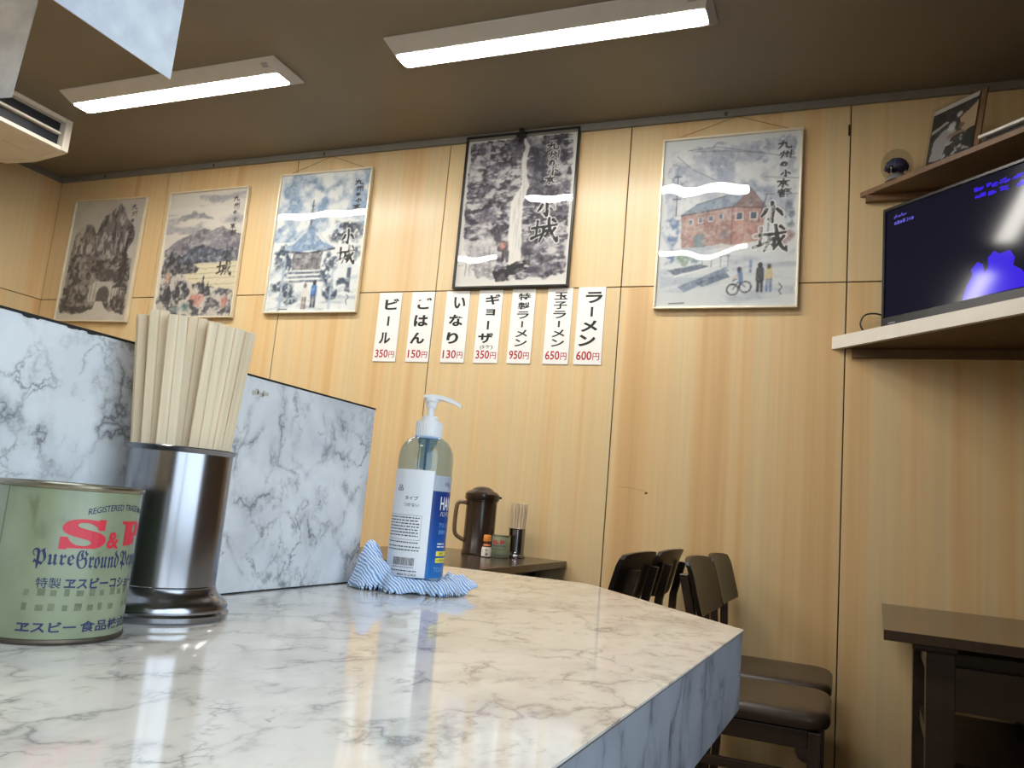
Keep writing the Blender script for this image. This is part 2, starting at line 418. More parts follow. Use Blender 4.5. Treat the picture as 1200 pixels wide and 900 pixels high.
# body with a hollow outlet on the +x face
P0 = [(-.10, -.03), (-.10, -AH + .03), (0, -AH + .022), (0, -AH + .004), (-.02, -AH), (-.22, -AH - .022), (-.45, -AH - .012), (-AD, -AH + .055), (-AD, 0), (0, 0), (0, -.022)]
a = [bm.verts.new((x, -.035, z)) for x, z in P0]; b = [bm.verts.new((x, -AL + .035, z)) for x, z in P0]
for i in range(len(P0)): bm.faces.new((a[i], a[(i + 1) % len(P0)], b[(i + 1) % len(P0)], b[i]))
bm.faces.new(a); bm.faces.new(b[::-1]); bmesh.ops.recalc_face_normals(bm, faces=bm.faces)
mobj('body', bm, MT['ac_white'], ac)
P1 = [(.006, -.002), (.006, -AH + .004), (-.02, -AH - .003), (-.22, -AH - .026), (-.45, -AH - .016), (-AD, -AH + .05), (-AD, -.002)]
for y0, y1 in ((-.036, 0), (-AL, -AL + .036)):
    bm = bmesh.new(); a = [bm.verts.new((x, y1, z)) for x, z in P1]; b = [bm.verts.new((x, y0, z)) for x, z in P1]
    for i in range(len(P1)): bm.faces.new((a[i], a[(i + 1) % len(P1)], b[(i + 1) % len(P1)], b[i]))
    bm.faces.new(a[::-1]); bm.faces.new(b); bmesh.ops.recalc_face_normals(bm, faces=bm.faces)
    mobj('end_cap', bm, MT['ac_white'], ac)
mobj('outlet', bx(-.099, -.030, -AL + .04, -.04, -AH + .032, -.024), MT['ac_dark'], ac)
for k, z in enumerate((-.088,)):
    mobj('louver', bx(-.028, .0, -AL + .045, -.05, z - .006, z + .006, bev=.003), MT['ac_white'], ac)
bm = bmesh.new(); add_text(bm, 'Ω', 0, 0, .035, .03, .01)
bmesh.ops.transform(bm, matrix=Matrix.Translation((-.155, -.33, -AH - .0185)) @ Matrix.Rotation(math.radians(-6), 4, 'Y') @ Matrix.Rotation(PI, 4, 'X') @ Matrix.Rotation(PI / 2, 4, 'Z'), verts=bm.verts)
bm.clear()
def under(bm, x, y):
    bmesh.ops.transform(bm, matrix=Matrix.Translation((x, y, -AH - .0235)) @ Matrix.Rotation(math.radians(6), 4, 'Y') @ Matrix.Rotation(PI, 4, 'X') @ Matrix.Rotation(-PI / 2, 4, 'Z'), verts=bm.verts); return bm
for x0, x1, y0, y1 in ((-.02, .02, .010, .015), (-.02, -.015, -.015, .015), (.015, .02, -.015, .015), (-.006, -.002, -.004, .010), (.004, .008, -.004, .010)): rect2(bm, x0, x1, y0, y1)
mobj('emblem', under(bm, -.15, -.30), plain('grey_print', (120, 112, 104), .6), ac)
bm = bmesh.new()
for i in range(14):
    x = -.06 + i * .009; rect2(bm, x, x + .006, -.003 + .002 * math.sin(i * 1.7), .004 + .003 * math.sin(i * 2.3))
mobj('maker_mark', under(bm, -.15, -.18), plain('grey_print_small', (126, 118, 110), .6), ac)

# ------------------------------------------------------------------ steel hood skirts, top left
hood = thing('exhaust_hood', (-.80, .1, H + .335), 'smudged grey steel hood skirts hanging at the top left over the kitchen', 'hood')
def sheet(name, corners, th, nrm):
    bm = bmesh.new(); n = Vector(nrm) * th; n0 = Vector(hood.location)
    a = [bm.verts.new(Vector(c) - n0) for c in corners]; b = [bm.verts.new(Vector(c) + n - n0) for c in corners]
    bm.faces.new(a); bm.faces.new(b[::-1])
    for i in range(4): bm.faces.new((a[i], a[(i + 1) % 4], b[(i + 1) % 4], b[i]))
    bmesh.ops.recalc_face_normals(bm, faces=bm.faces)
    return mobj(name, bm, MT['hood'], hood)
zb = H + .373
sheet('side_skirt', [(-.60, .530, zb), (-.60, -.55, zb), (-.60, -.55, zb + .5), (-.60, .538, zb + .5)], .0012, (-1, 0, 0))
sheet('end_skirt', [(-.800, .515, zb - .002), (-1.45, .45, zb - .002), (-1.45, .45, zb + .5), (-.745, .515, zb + .5)], .0012, (0, 1, 0))
sheet('top_plate', [(-.60, -.55, zb + .5), (-1.45, -.55, zb + .5), (-1.45, .53, zb + .5), (-.60, .538, zb + .5)], .002, (0, 0, 1))
mobj('duct', bx(-.32, 0.06, -.45, -.1, .54, ZC - H - .336), MT['hood'], hood)

# ------------------------------------------------------------------ painted posters (flat prints, painted procedurally)
class Paint:
    """a small watercolour painter on a 75 x 100 sheet; colours are sRGB 0..255"""
    def __init__(self, w, seed, paper=(226, 224, 216)):
        self.w, self.h = w, int(round(w * 4 / 3)); self.rs = np.random.RandomState(seed)
        self.X, self.Y = np.meshgrid((np.arange(self.w) + .5) / self.w * 75, (np.arange(self.h) + .5) / self.h * 100)
        self.img = np.ones((self.h, self.w, 3)) * np.array(paper, float)
        self.nx, self.ny = self.noise(5, 4), self.noise(5, 4)
    def noise(self, cell, octv=4, sx=1.0, sy=1.0):
        out = np.zeros((self.h, self.w)); amp, tot = 1.0, 0
        for o in range(octv):
            c = cell / 2 ** o
            gw, gh = int(75 / c / sx) + 4, int(100 / c / sy) + 4
            g = self.rs.rand(gh, gw); fx, fy = self.X / c / sx, self.Y / c / sy
            ix, iy = fx.astype(int), fy.astype(int); tx, ty = fx - ix, fy - iy
            tx, ty = tx * tx * (3 - 2 * tx), ty * ty * (3 - 2 * ty)
            out += amp * ((g[iy, ix] * (1 - tx) + g[iy, ix + 1] * tx) * (1 - ty) + (g[iy + 1, ix] * (1 - tx) + g[iy + 1, ix + 1] * tx) * ty)
            tot += amp; amp *= .55
        return out / tot
    def mix(self, mask, col, a=1.0):
        m = np.clip(mask * a, 0, 1)[..., None]; self.img = self.img * (1 - m) + np.array(col, float) * m
    def poly(self, pts, warp=0.0):
        X, Y = self.X + (self.nx - .5) * 2 * warp, self.Y + (self.ny - .5) * 2 * warp
        ins = np.zeros(X.shape, bool); n = len(pts)
        for i in range(n):
            (x0, y0), (x1, y1) = pts[i], pts[(i + 1) % n]
            if y0 == y1: continue
            ins ^= ((y0 > Y) != (y1 > Y)) & (X < (x1 - x0) * (Y - y0) / (y1 - y0) + x0)
        return ins.astype(float)
    def blob(self, cx, cy, rx, ry, soft=.3, warp=2.0):
        X, Y = self.X + (self.nx - .5) * 2 * warp, self.Y + (self.ny - .5) * 2 * warp
        d = np.sqrt(((X - cx) / rx) ** 2 + ((Y - cy) / ry) ** 2)
        return np.clip((1 - d) / soft, 0, 1)
    def stroke(self, pts, w, soft=.25, warp=0.0):
        X, Y = self.X + (self.nx - .5) * 2 * warp, self.Y + (self.ny - .5) * 2 * warp
        m = np.zeros(X.shape); ww = w if isinstance(w, (list, tuple)) else [w] * len(pts)
        for (a, b, w0, w1) in zip(pts, pts[1:], ww, ww[1:]):
            dx, dy = b[0] - a[0], b[1] - a[1]; L = dx * dx + dy * dy + 1e-9
            t = np.clip(((X - a[0]) * dx + (Y - a[1]) * dy) / L, 0, 1)
            d = np.hypot(X - a[0] - t * dx, Y - a[1] - t * dy); r = (w0 + (w1 - w0) * t) / 2
            m = np.maximum(m, np.clip((r - d) / (soft + 1e-6) + .5, 0, 1))
        return m
    def wash(self, region, col, a, cell=8, lo=.4, hi=.65, sx=1, sy=1, octv=4):
        n = np.clip((self.noise(cell, octv, sx, sy) - lo) / (hi - lo), 0, 1); self.mix(region * n, col, a)
    def finish(self, k=.35, seed_cell=3.0):
        """granulate the pigment, let some paper through, soften"""
        n = self.noise(seed_cell, 4); n2 = self.noise(1.4, 3)
        lum = self.img.mean(-1, keepdims=True); paper = np.percentile(self.img.reshape(-1, 3), 92, axis=0)
        m = np.clip((n - .52) / .14, 0, 1)[..., None] * np.clip((paper.mean() - lum) / 60, 0, 1)
        self.img = self.img + (paper - self.img) * m * k
        d = np.clip((.47 - n2) / .12, 0, 1)[..., None] * np.clip((paper.mean() - lum) / 60, 0, 1)
        self.img = self.img * (1 - .15 * d)
        q = np.pad(self.img, ((1, 1), (1, 1), (0, 0)), 'edge')
        self.img = .4 * self.img + .15 * (q[:-2, 1:-1] + q[2:, 1:-1] + q[1:-1, :-2] + q[1:-1, 2:])
    def ell(self, cx, cy, rx, ry): return (((self.X - cx) / rx) ** 2 + ((self.Y - cy) / ry) ** 2 < 1).astype(float)

GL = {  # brush characters as strokes in a unit box
 '小': [[(.5, .02), (.52, .5), (.5, .92), (.36, .8)], [(.26, .36), (.2, .5), (.06, .66)], [(.7, .34), (.84, .46), (.92, .62)]],
 '城': [[(.02, .40), (.38, .33)], [(.20, .10), (.19, .72)], [(.0, .82), (.42, .64)], [(.42, .36), (.98, .26)], [(.47, .34), (.46, .62), (.34, .96)],
        [(.48, .54), (.65, .50), (.62, .78), (.54, .73)], [(.66, .0), (.71, .42), (.86, .78), (1.02, .97), (1.03, .8)], [(.92, .42), (.62, .9)], [(.82, .04), (.93, .15)]],
 '九': [[(.08, .38), (.62, .3), (.6, .76), (.8, .88), (.97, .84), (.97, .68)], [(.4, .05), (.36, .45), (.03, .94)]],
 '州': [[(.12, .34), (.06, .54)], [(.28, .15), (.26, .6), (.10, .96)], [(.40, .36), (.46, .52)], [(.56, .16), (.56, .86)], [(.67, .32), (.74, .48)], [(.88, .08), (.87, 1)]],
 'の': [[(.52, .25), (.36, .72), (.16, .62), (.3, .28), (.62, .2), (.86, .45), (.74, .8), (.5, .92)]],
 '京': [[(.5, 0), (.52, .16)], [(.08, .26), (.92, .22)], [(.3, .38), (.7, .36), (.68, .56), (.32, .57), (.3, .38)], [(.5, .57), (.5, .96), (.4, .88)], [(.3, .66), (.14, .88)], [(.68, .64), (.88, .86)]],
 '都': [[(.05, .2), (.5, .17)], [(.27, .0), (.27, .38)], [(.0, .41), (.62, .35)], [(.56, .08), (.06, .64)], [(.16, .56), (.46, .54), (.45, .95), (.16, .95), (.16, .56)], [(.17, .75), (.45, .74)],
        [(.70, .1), (.70, 1)], [(.7, .12), (.95, .12), (.8, .4), (.98, .58), (.80, .74)]],
}
def brush(p, ch, cx, cy, w, h, th, col=(34, 32, 36), halo=None, a=.95):
    for ps in (((halo, th + 1.3),) if halo else ()) + ((col, th),):
        for s in GL[ch]:
            pts = [(cx + (x - .5) * w, cy + (y - .5) * h) for x, y in s]
            ww = [ps[1] * (1.0 if i < len(pts) - 1 else .65) for i in range(len(pts))]
            mk = p.stroke(pts, ww, .35, .45)
            if ps[0] is col: mk = mk * np.clip(1.25 - 1.5 * np.clip((p.ny - .55) / .2, 0, 1), .35, 1)
            p.mix(mk, ps[0], a if ps[0] is col else .8)

def column(p, x, y0, step, w, th, halo=None, col=(36, 34, 40)):
    for i, ch in enumerate('九州の小京都'):
        k = .62 if ch == 'の' else (.8 if ch == '小' else 1)
        brush(p, ch, x + (.6 if i % 2 else -.3), y0 + step * i, w * k, step * .86 * k, th, col, halo)

def title(p, x, y, s, th, halo=(238, 238, 236)):
    brush(p, '小', x, y, s * .95, s * .95, th, (30, 29, 32), halo); brush(p, '城', x - .5, y + s * 1.14, s * 1.25, s * 1.15, th, (30, 29, 32), halo)

def figure(p, x, y, h, top, legs, hair=(40, 38, 42)):
    p.mix(p.stroke([(x, y - h * .72), (x, y - h * .40)], [h * .24, h * .26], .3), top, .95)
    p.mix(p.stroke([(x - h * .05, y - h * .4), (x - h * .06, y)], h * .09, .25), legs, .95); p.mix(p.stroke([(x + h * .06, y - h * .4), (x + h * .07, y)], h * .09, .25), legs, .95)
    p.mix(p.ell(x, y - h * .88, h * .075, h * .095), hair, .95)

def paint_gorge_gate(w):
    p = Paint(w, 11, (206, 201, 192)); one = np.ones(p.X.shape)
    p.wash(one, (188, 184, 178), .5, 14)
    def rock(pts, base, dk, a=.9):
        m = p.poly(pts, 1.8); p.mix(m, base, a); p.wash(m, dk, .85, 6, .45, .6, .6, 1.4); p.wash(m, (205, 200, 196), .85, 5, .52, .66, .6, 1.6)
    rock([(27, 30), (34, 14), (43, 8), (48, 3), (53, 7), (58, 16), (66, 22), (70, 32), (60, 50), (30, 50)], (112, 108, 112), (62, 60, 66))
    rock([(3, 42), (7, 26), (16, 20), (24, 22), (30, 36), (36, 60), (3, 62)], (120, 114, 116), (66, 62, 68))
    rock([(24, 50), (36, 36), (46, 26), (57, 28), (60, 44), (52, 60), (28, 60)], (100, 96, 102), (58, 56, 62))
    m = p.poly([(3, 46), (20, 44), (40, 50), (60, 46), (70, 50), (70, 94), (58, 92), (45, 88), (38, 90), (24, 95), (3, 93)], 2.5)
    p.mix(m, (124, 118, 118), .75); p.wash(m, (48, 46, 50), .95, 4.5, .42, .56); p.wash(m, (190, 186, 180), .6, 4, .58, .7)
    for x in (8, 14, 20): p.mix(p.stroke([(x, 52), (x - 1, 88)], [.8, 1.6], .5, 1.5), (60, 58, 62), .6)
    p.mix(p.poly([(34, 96), (40, 84), (46, 84), (56, 95), (40, 99)], 1), (206, 201, 192), 1)
    p.mix(p.poly([(34, 62), (38, 58), (52, 58), (56, 62), (53, 66), (37, 66)], .6), (66, 64, 68), .95)
    p.mix(p.poly([(31, 84), (31, 72), (36, 68), (55, 68), (60, 73), (60, 84)], .8), (206, 203, 196), .9)
    p.mix(p.blob(46, 80, 7.5, 9, .15, .5) * (p.Y < 84), (70, 66, 66), .95)
    for x in (33, 37, 55, 58): p.mix(p.stroke([(x, 70), (x, 83)], .7, .3, .6), (80, 76, 78), .8)
    for k in range(9):
        y = 36 + k * 4.2; r = 2.0 + k * .8; p.mix(p.poly([(62, y - 4), (62 + r, y + 3.2), (62 - r, y + 3.2)], 1.6), (40, 40, 46), .92)
    p.mix(p.stroke([(62, 40), (63, 78)], 1, .4), (38, 36, 40), .9)
    for cx, cy, rx, ry in ((14, 84, 14, 9), (62, 86, 11, 8)):
        b = p.blob(cx, cy, rx, ry, .3, 4); p.wash(b, (44, 42, 46), .95, 3, .38, .55)
    p.finish(.22)
    column(p, 64, 7, 5.6, 5.5, .75)
    p.img = p.img * .86 + np.array((196, 190, 184)) * .14
    return p

def paint_valley(w):
    p = Paint(w, 23, (214, 208, 198)); one = np.ones(p.X.shape)
    p.wash((p.Y < 34) * one, (150, 148, 158), .7, 10, .48, .66, 2.2, .6); p.mix(p.stroke([(10, 22), (26, 19), (44, 22)], [2, 5, 1.5], 1.2, 2.5), (128, 130, 142), .8)
    p.mix(p.stroke([(30, 5), (52, 9), (70, 4)], [3, 4, 2], 1.5, 2.5), (160, 158, 166), .7)
    m = p.poly([(2, 46), (14, 38), (26, 34), (38, 30), (46, 32), (54, 29), (66, 34), (74, 36), (74, 52), (2, 52)], 1.2); p.mix(m, (128, 124, 136), .9); p.wash(m, (92, 90, 104), .8, 5, .45, .6, 1.5, .7)
    p.wash(m, (176, 172, 178), .6, 4, .56, .7)
    m = p.poly([(2, 54), (10, 47), (20, 52), (30, 44), (40, 43), (52, 48), (66, 46), (74, 50), (74, 59), (2, 60)], 1); p.mix(m, (84, 92, 112), .92); p.wash(m, (50, 54, 68), .85, 4, .45, .6)
    p.mix(p.poly([(24, 58), (74, 57), (74, 84), (26, 84)], .8), (212, 202, 172), .95)
    for y in (62, 66, 70, 75): p.mix(p.stroke([(30, y), (74, y - .6)], .5, .3, .8), (150, 136, 106), .7)
    m = p.poly([(2, 58), (12, 53), (20, 58), (30, 56), (38, 62), (36, 65), (20, 66), (2, 66)], 1.2); p.mix(m, (54, 56, 68), .92)
    m = p.poly([(2, 64), (22, 66), (30, 72), (74, 80), (74, 99), (2, 99)], 2.5); p.mix(m, (188, 182, 176), .8); p.wash(m, (58, 62, 76), .95, 5, .42, .56); p.wash(m, (206, 200, 190), .8, 3, .55, .68)
    for x, y, h in ((20, 84, 14), (26, 86, 12), (44, 82, 16), (49, 84, 12), (12, 86, 12)): p.mix(p.poly([(x, y - h), (x + 3.2, y), (x - 3.2, y)], 1.4), (44, 50, 62), .92)
    for x, y, rx, ry, c in ((42, 87, 5, 6, (196, 108, 96)), (36, 84, 3, 3, (204, 128, 112)), (30, 91, 6, 4, (92, 128, 136)), (9, 68, 4, 6, (196, 150, 130)), (66, 88, 4, 5, (190, 122, 112)), (60, 80, 7, 2, (70, 76, 96)), (20, 94, 6, 3, (120, 140, 140))):
        p.mix(p.blob(x, y, rx, ry, .5, 2.5), c, .85)
    p.finish(.45)
    column(p, 65, 8, 5.4, 5.5, .75); title(p, 62, 51, 10, 1.6, None)
    p.img = p.img * .93 + np.array((206, 202, 196)) * .07
    return p

def paint_pavilion(w):
    p = Paint(w, 31, (226, 229, 228)); one = np.ones(p.X.shape)
    sky = (p.Y < 50) * one
    p.wash(sky, (122, 152, 190), .75, 13, .46, .62); p.wash(p.blob(40, 14, 24, 13, .7, 6), (104, 136, 178), .8, 8, .38, .6); p.wash(p.blob(8, 36, 12, 18, .7, 6), (110, 140, 182), .8, 9, .4, .6)
    t = p.blob(60, 44, 17, 9, .4, 4); p.wash(t, (52, 60, 78), .95, 4, .4, .55)
    for bx_, by_, r_ in ((5, 60, 4), (9, 57, 4), (14, 61, 4), (48, 62, 4), (52, 66, 4), (70, 58, 4)): p.wash(p.blob(bx_, by_, r_, r_ * 1.5, .5, 3), (66, 82, 104), .9, 3, .36, .54)
    p.mix(p.poly([(30, 36), (33, 43), (41, 50), (51, 54), (51, 56), (9, 57), (9, 55), (19, 50), (27, 43)], .3), (138, 164, 196), .98)
    for k in range(9): p.mix(p.stroke([(30, 37), (11 + k * 4.8, 55)], .35, .3), (92, 120, 158), .45)
    p.mix(p.stroke([(8, 56), (30, 58.5), (52, 55.5)], [1.3, 1.8, 1.3], .3), (52, 62, 80), .95)
    p.mix(p.stroke([(30, 20), (30, 37)], [.6, 1.7], .3), (58, 66, 80), .95)
    for y in (24, 27, 30, 33): p.mix(p.stroke([(28.6, y), (31.4, y)], .6, .2), (58, 66, 80), .9)
    p.mix(p.poly([(18, 58), (43, 58), (42, 70), (19, 70)], .3), (128, 124, 128), .95)
    for x in (19, 23, 27, 31, 35, 39, 42): p.mix(p.stroke([(x, 58), (x, 70)], .5, .2), (82, 80, 88), .85)
    p.mix(p.stroke([(18, 62), (43, 62)], .5, .2), (90, 88, 96), .8)
    for k, y in enumerate((72, 75, 78)): p.mix(p.stroke([(16 - k, y), (46 + k, y)], 1.5, .4, .5), (74, 88, 110), .85)
    m = p.poly([(1, 68), (16, 66), (18, 82), (44, 82), (48, 70), (74, 68), (74, 99), (1, 99)], 1.5); p.mix(m, (222, 226, 228), .7); p.wash(m, (170, 182, 196), .7, 6, .5, .66, 2, .5)
    for x, y, rx, ry in ((7, 62, 5, 9), (14, 66, 4.5, 8), (10, 82, 8, 4), (17, 84, 6, 7), (19, 91, 7, 4), (46, 72, 4, 8), (50, 82, 5, 9), (54, 88, 6, 5), (61, 80, 4, 3), (68, 84, 5, 2)):
        b = p.blob(x, y, rx, ry, .35, 3.2); p.wash(b, (56, 72, 94), .95, 3, .34, .52)
    p.mix(p.stroke([(12, 62), (12, 98)], 2.2, .6, .6), (168, 184, 204), .9); p.mix(p.stroke([(53, 70), (53, 98)], 1.8, .6, .6), (176, 192, 210), .85)
    p.mix(p.stroke([(66, 68), (66, 84)], 3, .5), (70, 84, 104), .9); p.mix(p.poly([(56, 66), (74, 65), (74, 69), (56, 70)], .4), (218, 224, 230), .9)
    figure(p, 32, 97, 18, (220, 218, 212), (128, 110, 108), (62, 56, 58)); figure(p, 39.5, 96, 19, (76, 124, 190), (52, 54, 70))
    p.finish(.45)
    column(p, 66, 9, 4.4, 6, .85); title(p, 62, 48, 11, 1.8)
    p.mix(p.stroke([(66, 88), (68, 90), (66, 92), (67, 95)], .6, .3), (80, 84, 92), .9); p.mix(p.stroke([(12, 97.6), (19, 97.6)], .8, .3), (90, 92, 98), .8)
    return p

def paint_waterfall(w):
    p = Paint(w, 47, (214, 212, 208)); one = np.ones(p.X.shape)
    reg = p.poly([(2, 3), (72, 2), (73, 92), (60, 95), (28, 95), (14, 93), (3, 72)], 2.0)
    p.mix(reg, (150, 146, 156), .75)
    p.wash(reg, (86, 82, 98), .9, 9, .44, .60, .9, 1.1); p.wash(reg, (206, 203, 202), .85, 5, .54, .66, 1.8, .7)
    p.wash(reg, (52, 50, 62), .9, 4, .50, .62, 1.2, .9); p.wash(reg, (206, 203, 204), .8, 2.6, .58, .70, 1.6, .6, 3)
    for x, y, rx, ry, c in ((36, 8, 13, 8, (70, 67, 82)), (50, 28, 7, 24, (62, 60, 76)), (52, 14, 9, 7, (54, 52, 64)), (26, 66, 5, 9, (58, 54, 66)), (25, 45, 3, 3, (40, 38, 46)), (49, 76, 6, 11, (58, 55, 68)), (18, 54, 9, 6, (96, 90, 104)), (54, 90, 9, 5, (70, 68, 82))):
        p.mix(p.blob(x, y, rx, ry, .55, 3.5), c, .8)
    for k in range(46):
        x, y = p.rs.rand() * 70 + 3, p.rs.rand() * 84 + 4; L = 3 + p.rs.rand() * 6; an = p.rs.rand() * 3.1
        p.mix(p.stroke([(x, y), (x + L * .5 * math.cos(an), y + L * .4 * math.sin(an)), (x + L * math.cos(an + .5), y + L * .6 * math.sin(an + .5))], [.7, .5, .2], .3, .8), (46, 44, 54), .6)
    fall = [(40, 4), (42, 9), (40, 18), (41, 30), (42, 35), (38, 46), (38, 60), (39, 82)]
    p.mix(p.stroke(fall, [2.4, 3.4, 3.4, 3.6, 5, 8, 8.5, 9.5], .7, 1.0), (222, 219, 213), .97)
    p.wash(p.stroke(fall, [1.5, 2, 2, 2, 3, 5, 6, 8], .8, 1.0), (176, 172, 176), .5, 3, .55, .7, .3, 3)
    low = p.poly([(2, 72), (22, 66), (28, 74), (26, 96), (2, 98)], 2); p.mix(low, (214, 212, 208), .6)
    for x in (9, 13, 18, 22): p.mix(p.stroke([(x, 74), (x + 1, 92)], [1.6, .8], .8, 1.6), (130, 130, 146), .5)
    p.mix(p.blob(31, 73, 3, 3, .6, 1.5), (204, 128, 118), .8)
    for x, y in ((31.5, 77), (34.5, 77.5)): p.mix(p.stroke([(x, y), (x, y + 6)], [1.6, 1.8], .4), (48, 44, 52), .9)
    rk = p.poly([(26, 90), (34, 87), (42, 84), (49, 83), (50, 88), (42, 92), (38, 96), (28, 97)], 1.2); p.mix(rk, (34, 33, 40), .95); p.wash(rk, (214, 212, 208), .9, 3.5, .58, .66, 1.8, .7)
    p.finish(.28)
    for i, ch in enumerate('九州の小京都'):
        if i < 5: brush(p, ch, 59 + (.8 if i % 2 else -.5), 10 + i * 5.6, 8 if i != 2 else 5, 5.6, 1.0, (38, 36, 42), (212, 210, 208))
    title(p, 58, 50, 13, 2.1)
    p.mix(p.stroke([(6, 82), (7, 86), (6.5, 92)], .7, .4), (120, 116, 120), .7)
    p.mix(1 - p.poly([(1.5, 1.5), (73.5, 1.5), (73.5, 97), (1.5, 97)]), (218, 216, 210), 1)
    return p

def paint_warehouse(w):
    p = Paint(w, 59, (212, 216, 218)); one = np.ones(p.X.shape)
    sky = p.poly([(4, 6), (72, 3), (73, 46), (3, 50)], 4); p.wash(sky, (136, 148, 176), .8, 11, .44, .62); p.wash(sky, (166, 174, 194), .7, 7, .45, .64); p.wash(sky, (224, 226, 228), .7, 6, .58, .7)
    for a in ([(8, 10), (16, 18), (30, 26)], [(18, 8), (36, 9), (56, 12)], [(14, 7), (30, 6), (72, 16)], [(56, 26), (74, 28)], [(56, 36), (74, 37)], [(4, 30), (9, 26)]): p.mix(p.stroke(a, .35, .25), (92, 98, 118), .85)
    p.mix(p.stroke([(9, 22), (9, 46)], .8, .3), (86, 96, 118), .9)
    for y in (22.5, 28, 36): p.mix(p.stroke([(7, y), (11, y)], .8, .3), (74, 84, 106), .9)
    t = p.blob(7, 55, 6, 11, .4, 3.5); p.wash(t, (86, 112, 160), .95, 4, .38, .55)
    side = p.poly([(12, 46), (40, 42.5), (40, 66), (13, 66)], .3); p.mix(side, (176, 138, 130), .95); p.wash(side, (150, 110, 106), .7, 6, .45, .62); p.wash(side, (196, 170, 160), .5, 4, .55, .68)
    front = p.poly([(40, 42.5), (58, 44), (56, 62), (40, 66)], .3); p.mix(front, (170, 122, 114), .95); p.wash(front, (196, 150, 138), .7, 5, .45, .62)
    p.mix(p.poly([(40, 42.5), (49.5, 32), (58, 44)], .3), (132, 106, 108), .95)
    p.mix(p.poly([(12, 45.5), (20, 40), (49.5, 32), (40.5, 42)], .2), (134, 150, 172), .97)
    p.mix(p.stroke([(12, 46), (40.5, 42.3)], .8, .25), (82, 74, 82), .9); p.mix(p.stroke([(40.5, 42.3), (58, 44)], .8, .25), (96, 74, 78), .9); p.mix(p.stroke([(20, 40), (49.5, 32), (58, 43.5)], .5, .25), (92, 92, 106), .9)
    p.mix(p.stroke([(40, 43), (40, 66)], .6, .3), (120, 82, 82), .8)
    for x, y in ((17.5, 50.2), (23, 49.4), (28.5, 48.6), (34, 47.8)): p.mix(((abs(p.X - x) < 1.5) & (abs(p.Y - y) < 1.8)) * one, (206, 204, 204), .9); p.mix(((abs(p.X - x) < 1) & (abs(p.Y - y) < 1.3)) * one, (92, 102, 124), .95)
    for x, y in ((44, 48), (51.5, 48)): p.mix(((abs(p.X - x) < 2.2) & (abs(p.Y - y) < 2.4)) * one, (214, 210, 206), .9); p.mix(((abs(p.X - x) < 1.5) & (abs(p.Y - y) < 1.8)) * one, (66, 76, 100), .95)
    p.mix(p.poly([(20, 58), (25, 57.5), (25, 66), (20, 66)], .2), (116, 140, 150), .9); p.mix(p.poly([(35, 56), (37, 56), (37, 60), (35, 60)]), (120, 124, 140), .9)
    p.mix(p.stroke([(58, 36), (54, 52)], 1, .4), (88, 92, 112), .85); p.mix(p.stroke([(60, 38), (59, 62)], .7, .4), (96, 102, 122), .8)
    rd = p.poly([(2, 66), (56, 63), (74, 62), (74, 98), (2, 98)], 1.5); p.mix(rd, (208, 213, 216), .8); p.wash(rd, (166, 178, 194), .7, 9, .5, .66, 2.4, .5)
    for x, y, rx, ry, c in ((7, 70, 4, 6, (86, 112, 160)), (14, 71, 4, 5, (136, 160, 140)), (20, 72, 5, 4, (120, 142, 150)), (68, 60, 5, 5, (150, 110, 120)), (70, 48, 3, 8, (110, 120, 140))): p.wash(p.blob(x, y, rx, ry, .4, 3), c, .9, 3, .32, .52)
    p.mix(p.poly([(6, 78), (24, 75), (30, 77), (10, 81)], .5), (88, 100, 122), .9); p.mix(p.poly([(12, 88), (38, 77), (40, 79), (16, 91)], .4), (116, 132, 158), .9); p.mix(p.poly([(22, 86), (38, 80), (40, 83), (26, 88)], .4), (84, 98, 124), .8)
    p.mix(p.stroke([(10, 82), (38, 74.5)], 1.0, .3), (226, 228, 230), .9)
    for x in (25, 30, 35, 39): p.mix(p.stroke([(x, 70), (x, 77)], .5, .25), (110, 126, 150), .85)
    p.mix(p.stroke([(24, 71), (40, 70.5)], .5, .25), (110, 126, 150), .85)
    for x, y in ((42, 90), (48.6, 88.6)):
        p.mix(((abs(np.hypot((p.X - x), (p.Y - y)) - 3.0)) < .45) * one, (58, 60, 72), .9)
    p.mix(p.stroke([(42, 90), (45, 85.5), (48.6, 88.6)], .6, .25), (58, 60, 72), .9); p.mix(p.stroke([(42, 85), (44, 84)], .6, .25), (58, 60, 72), .9)
    p.mix(p.stroke([(45.5, 80.5), (46.3, 86)], [2.6, 2.4], .4), (84, 116, 176), .95); p.mix(p.stroke([(44.5, 81.5), (42, 84)], .9, .3), (210, 176, 160), .9); p.mix(p.ell(45.2, 78.6, 1.2, 1.4), (56, 54, 62), .95); p.mix(p.stroke([(46, 86), (45, 90)], 1.1, .3), (62, 64, 84), .9)
    figure(p, 56, 91, 16.5, (52, 54, 66), (46, 48, 62)); figure(p, 60.6, 91, 15.5, (206, 188, 140), (100, 124, 176), (84, 68, 62))
    p.mix(p.stroke([(51, 74), (51, 80)], [1.6, 1.4], .4), (110, 134, 176), .8)
    p.finish(.3)
    column(p, 66.5, 8, 5.6, 7, .9); title(p, 61, 47, 13, 2.0)
    p.mix(p.stroke([(66, 87), (67.5, 89), (66, 91), (67, 93)], .7, .3), (96, 98, 110), .9); p.mix(p.stroke([(8, 97.4), (16, 97.2)], .8, .3), (92, 94, 100), .8)
    p.img = p.img * .87 + np.array((214, 217, 220)) * .13  # pale fade paints the glare on the cover into the print colours
    return p

def print_mat(name):
    m, nt, b = new_mat(name)
    a = N(nt, 'ShaderNodeAttribute'); a.attribute_name = 'paint'
    nt.links.new(a.outputs['Color'], b.inputs['Base Color']); b.inputs['Roughness'].default_value = .6
    return m
MT['print'] = print_mat('painted_print')

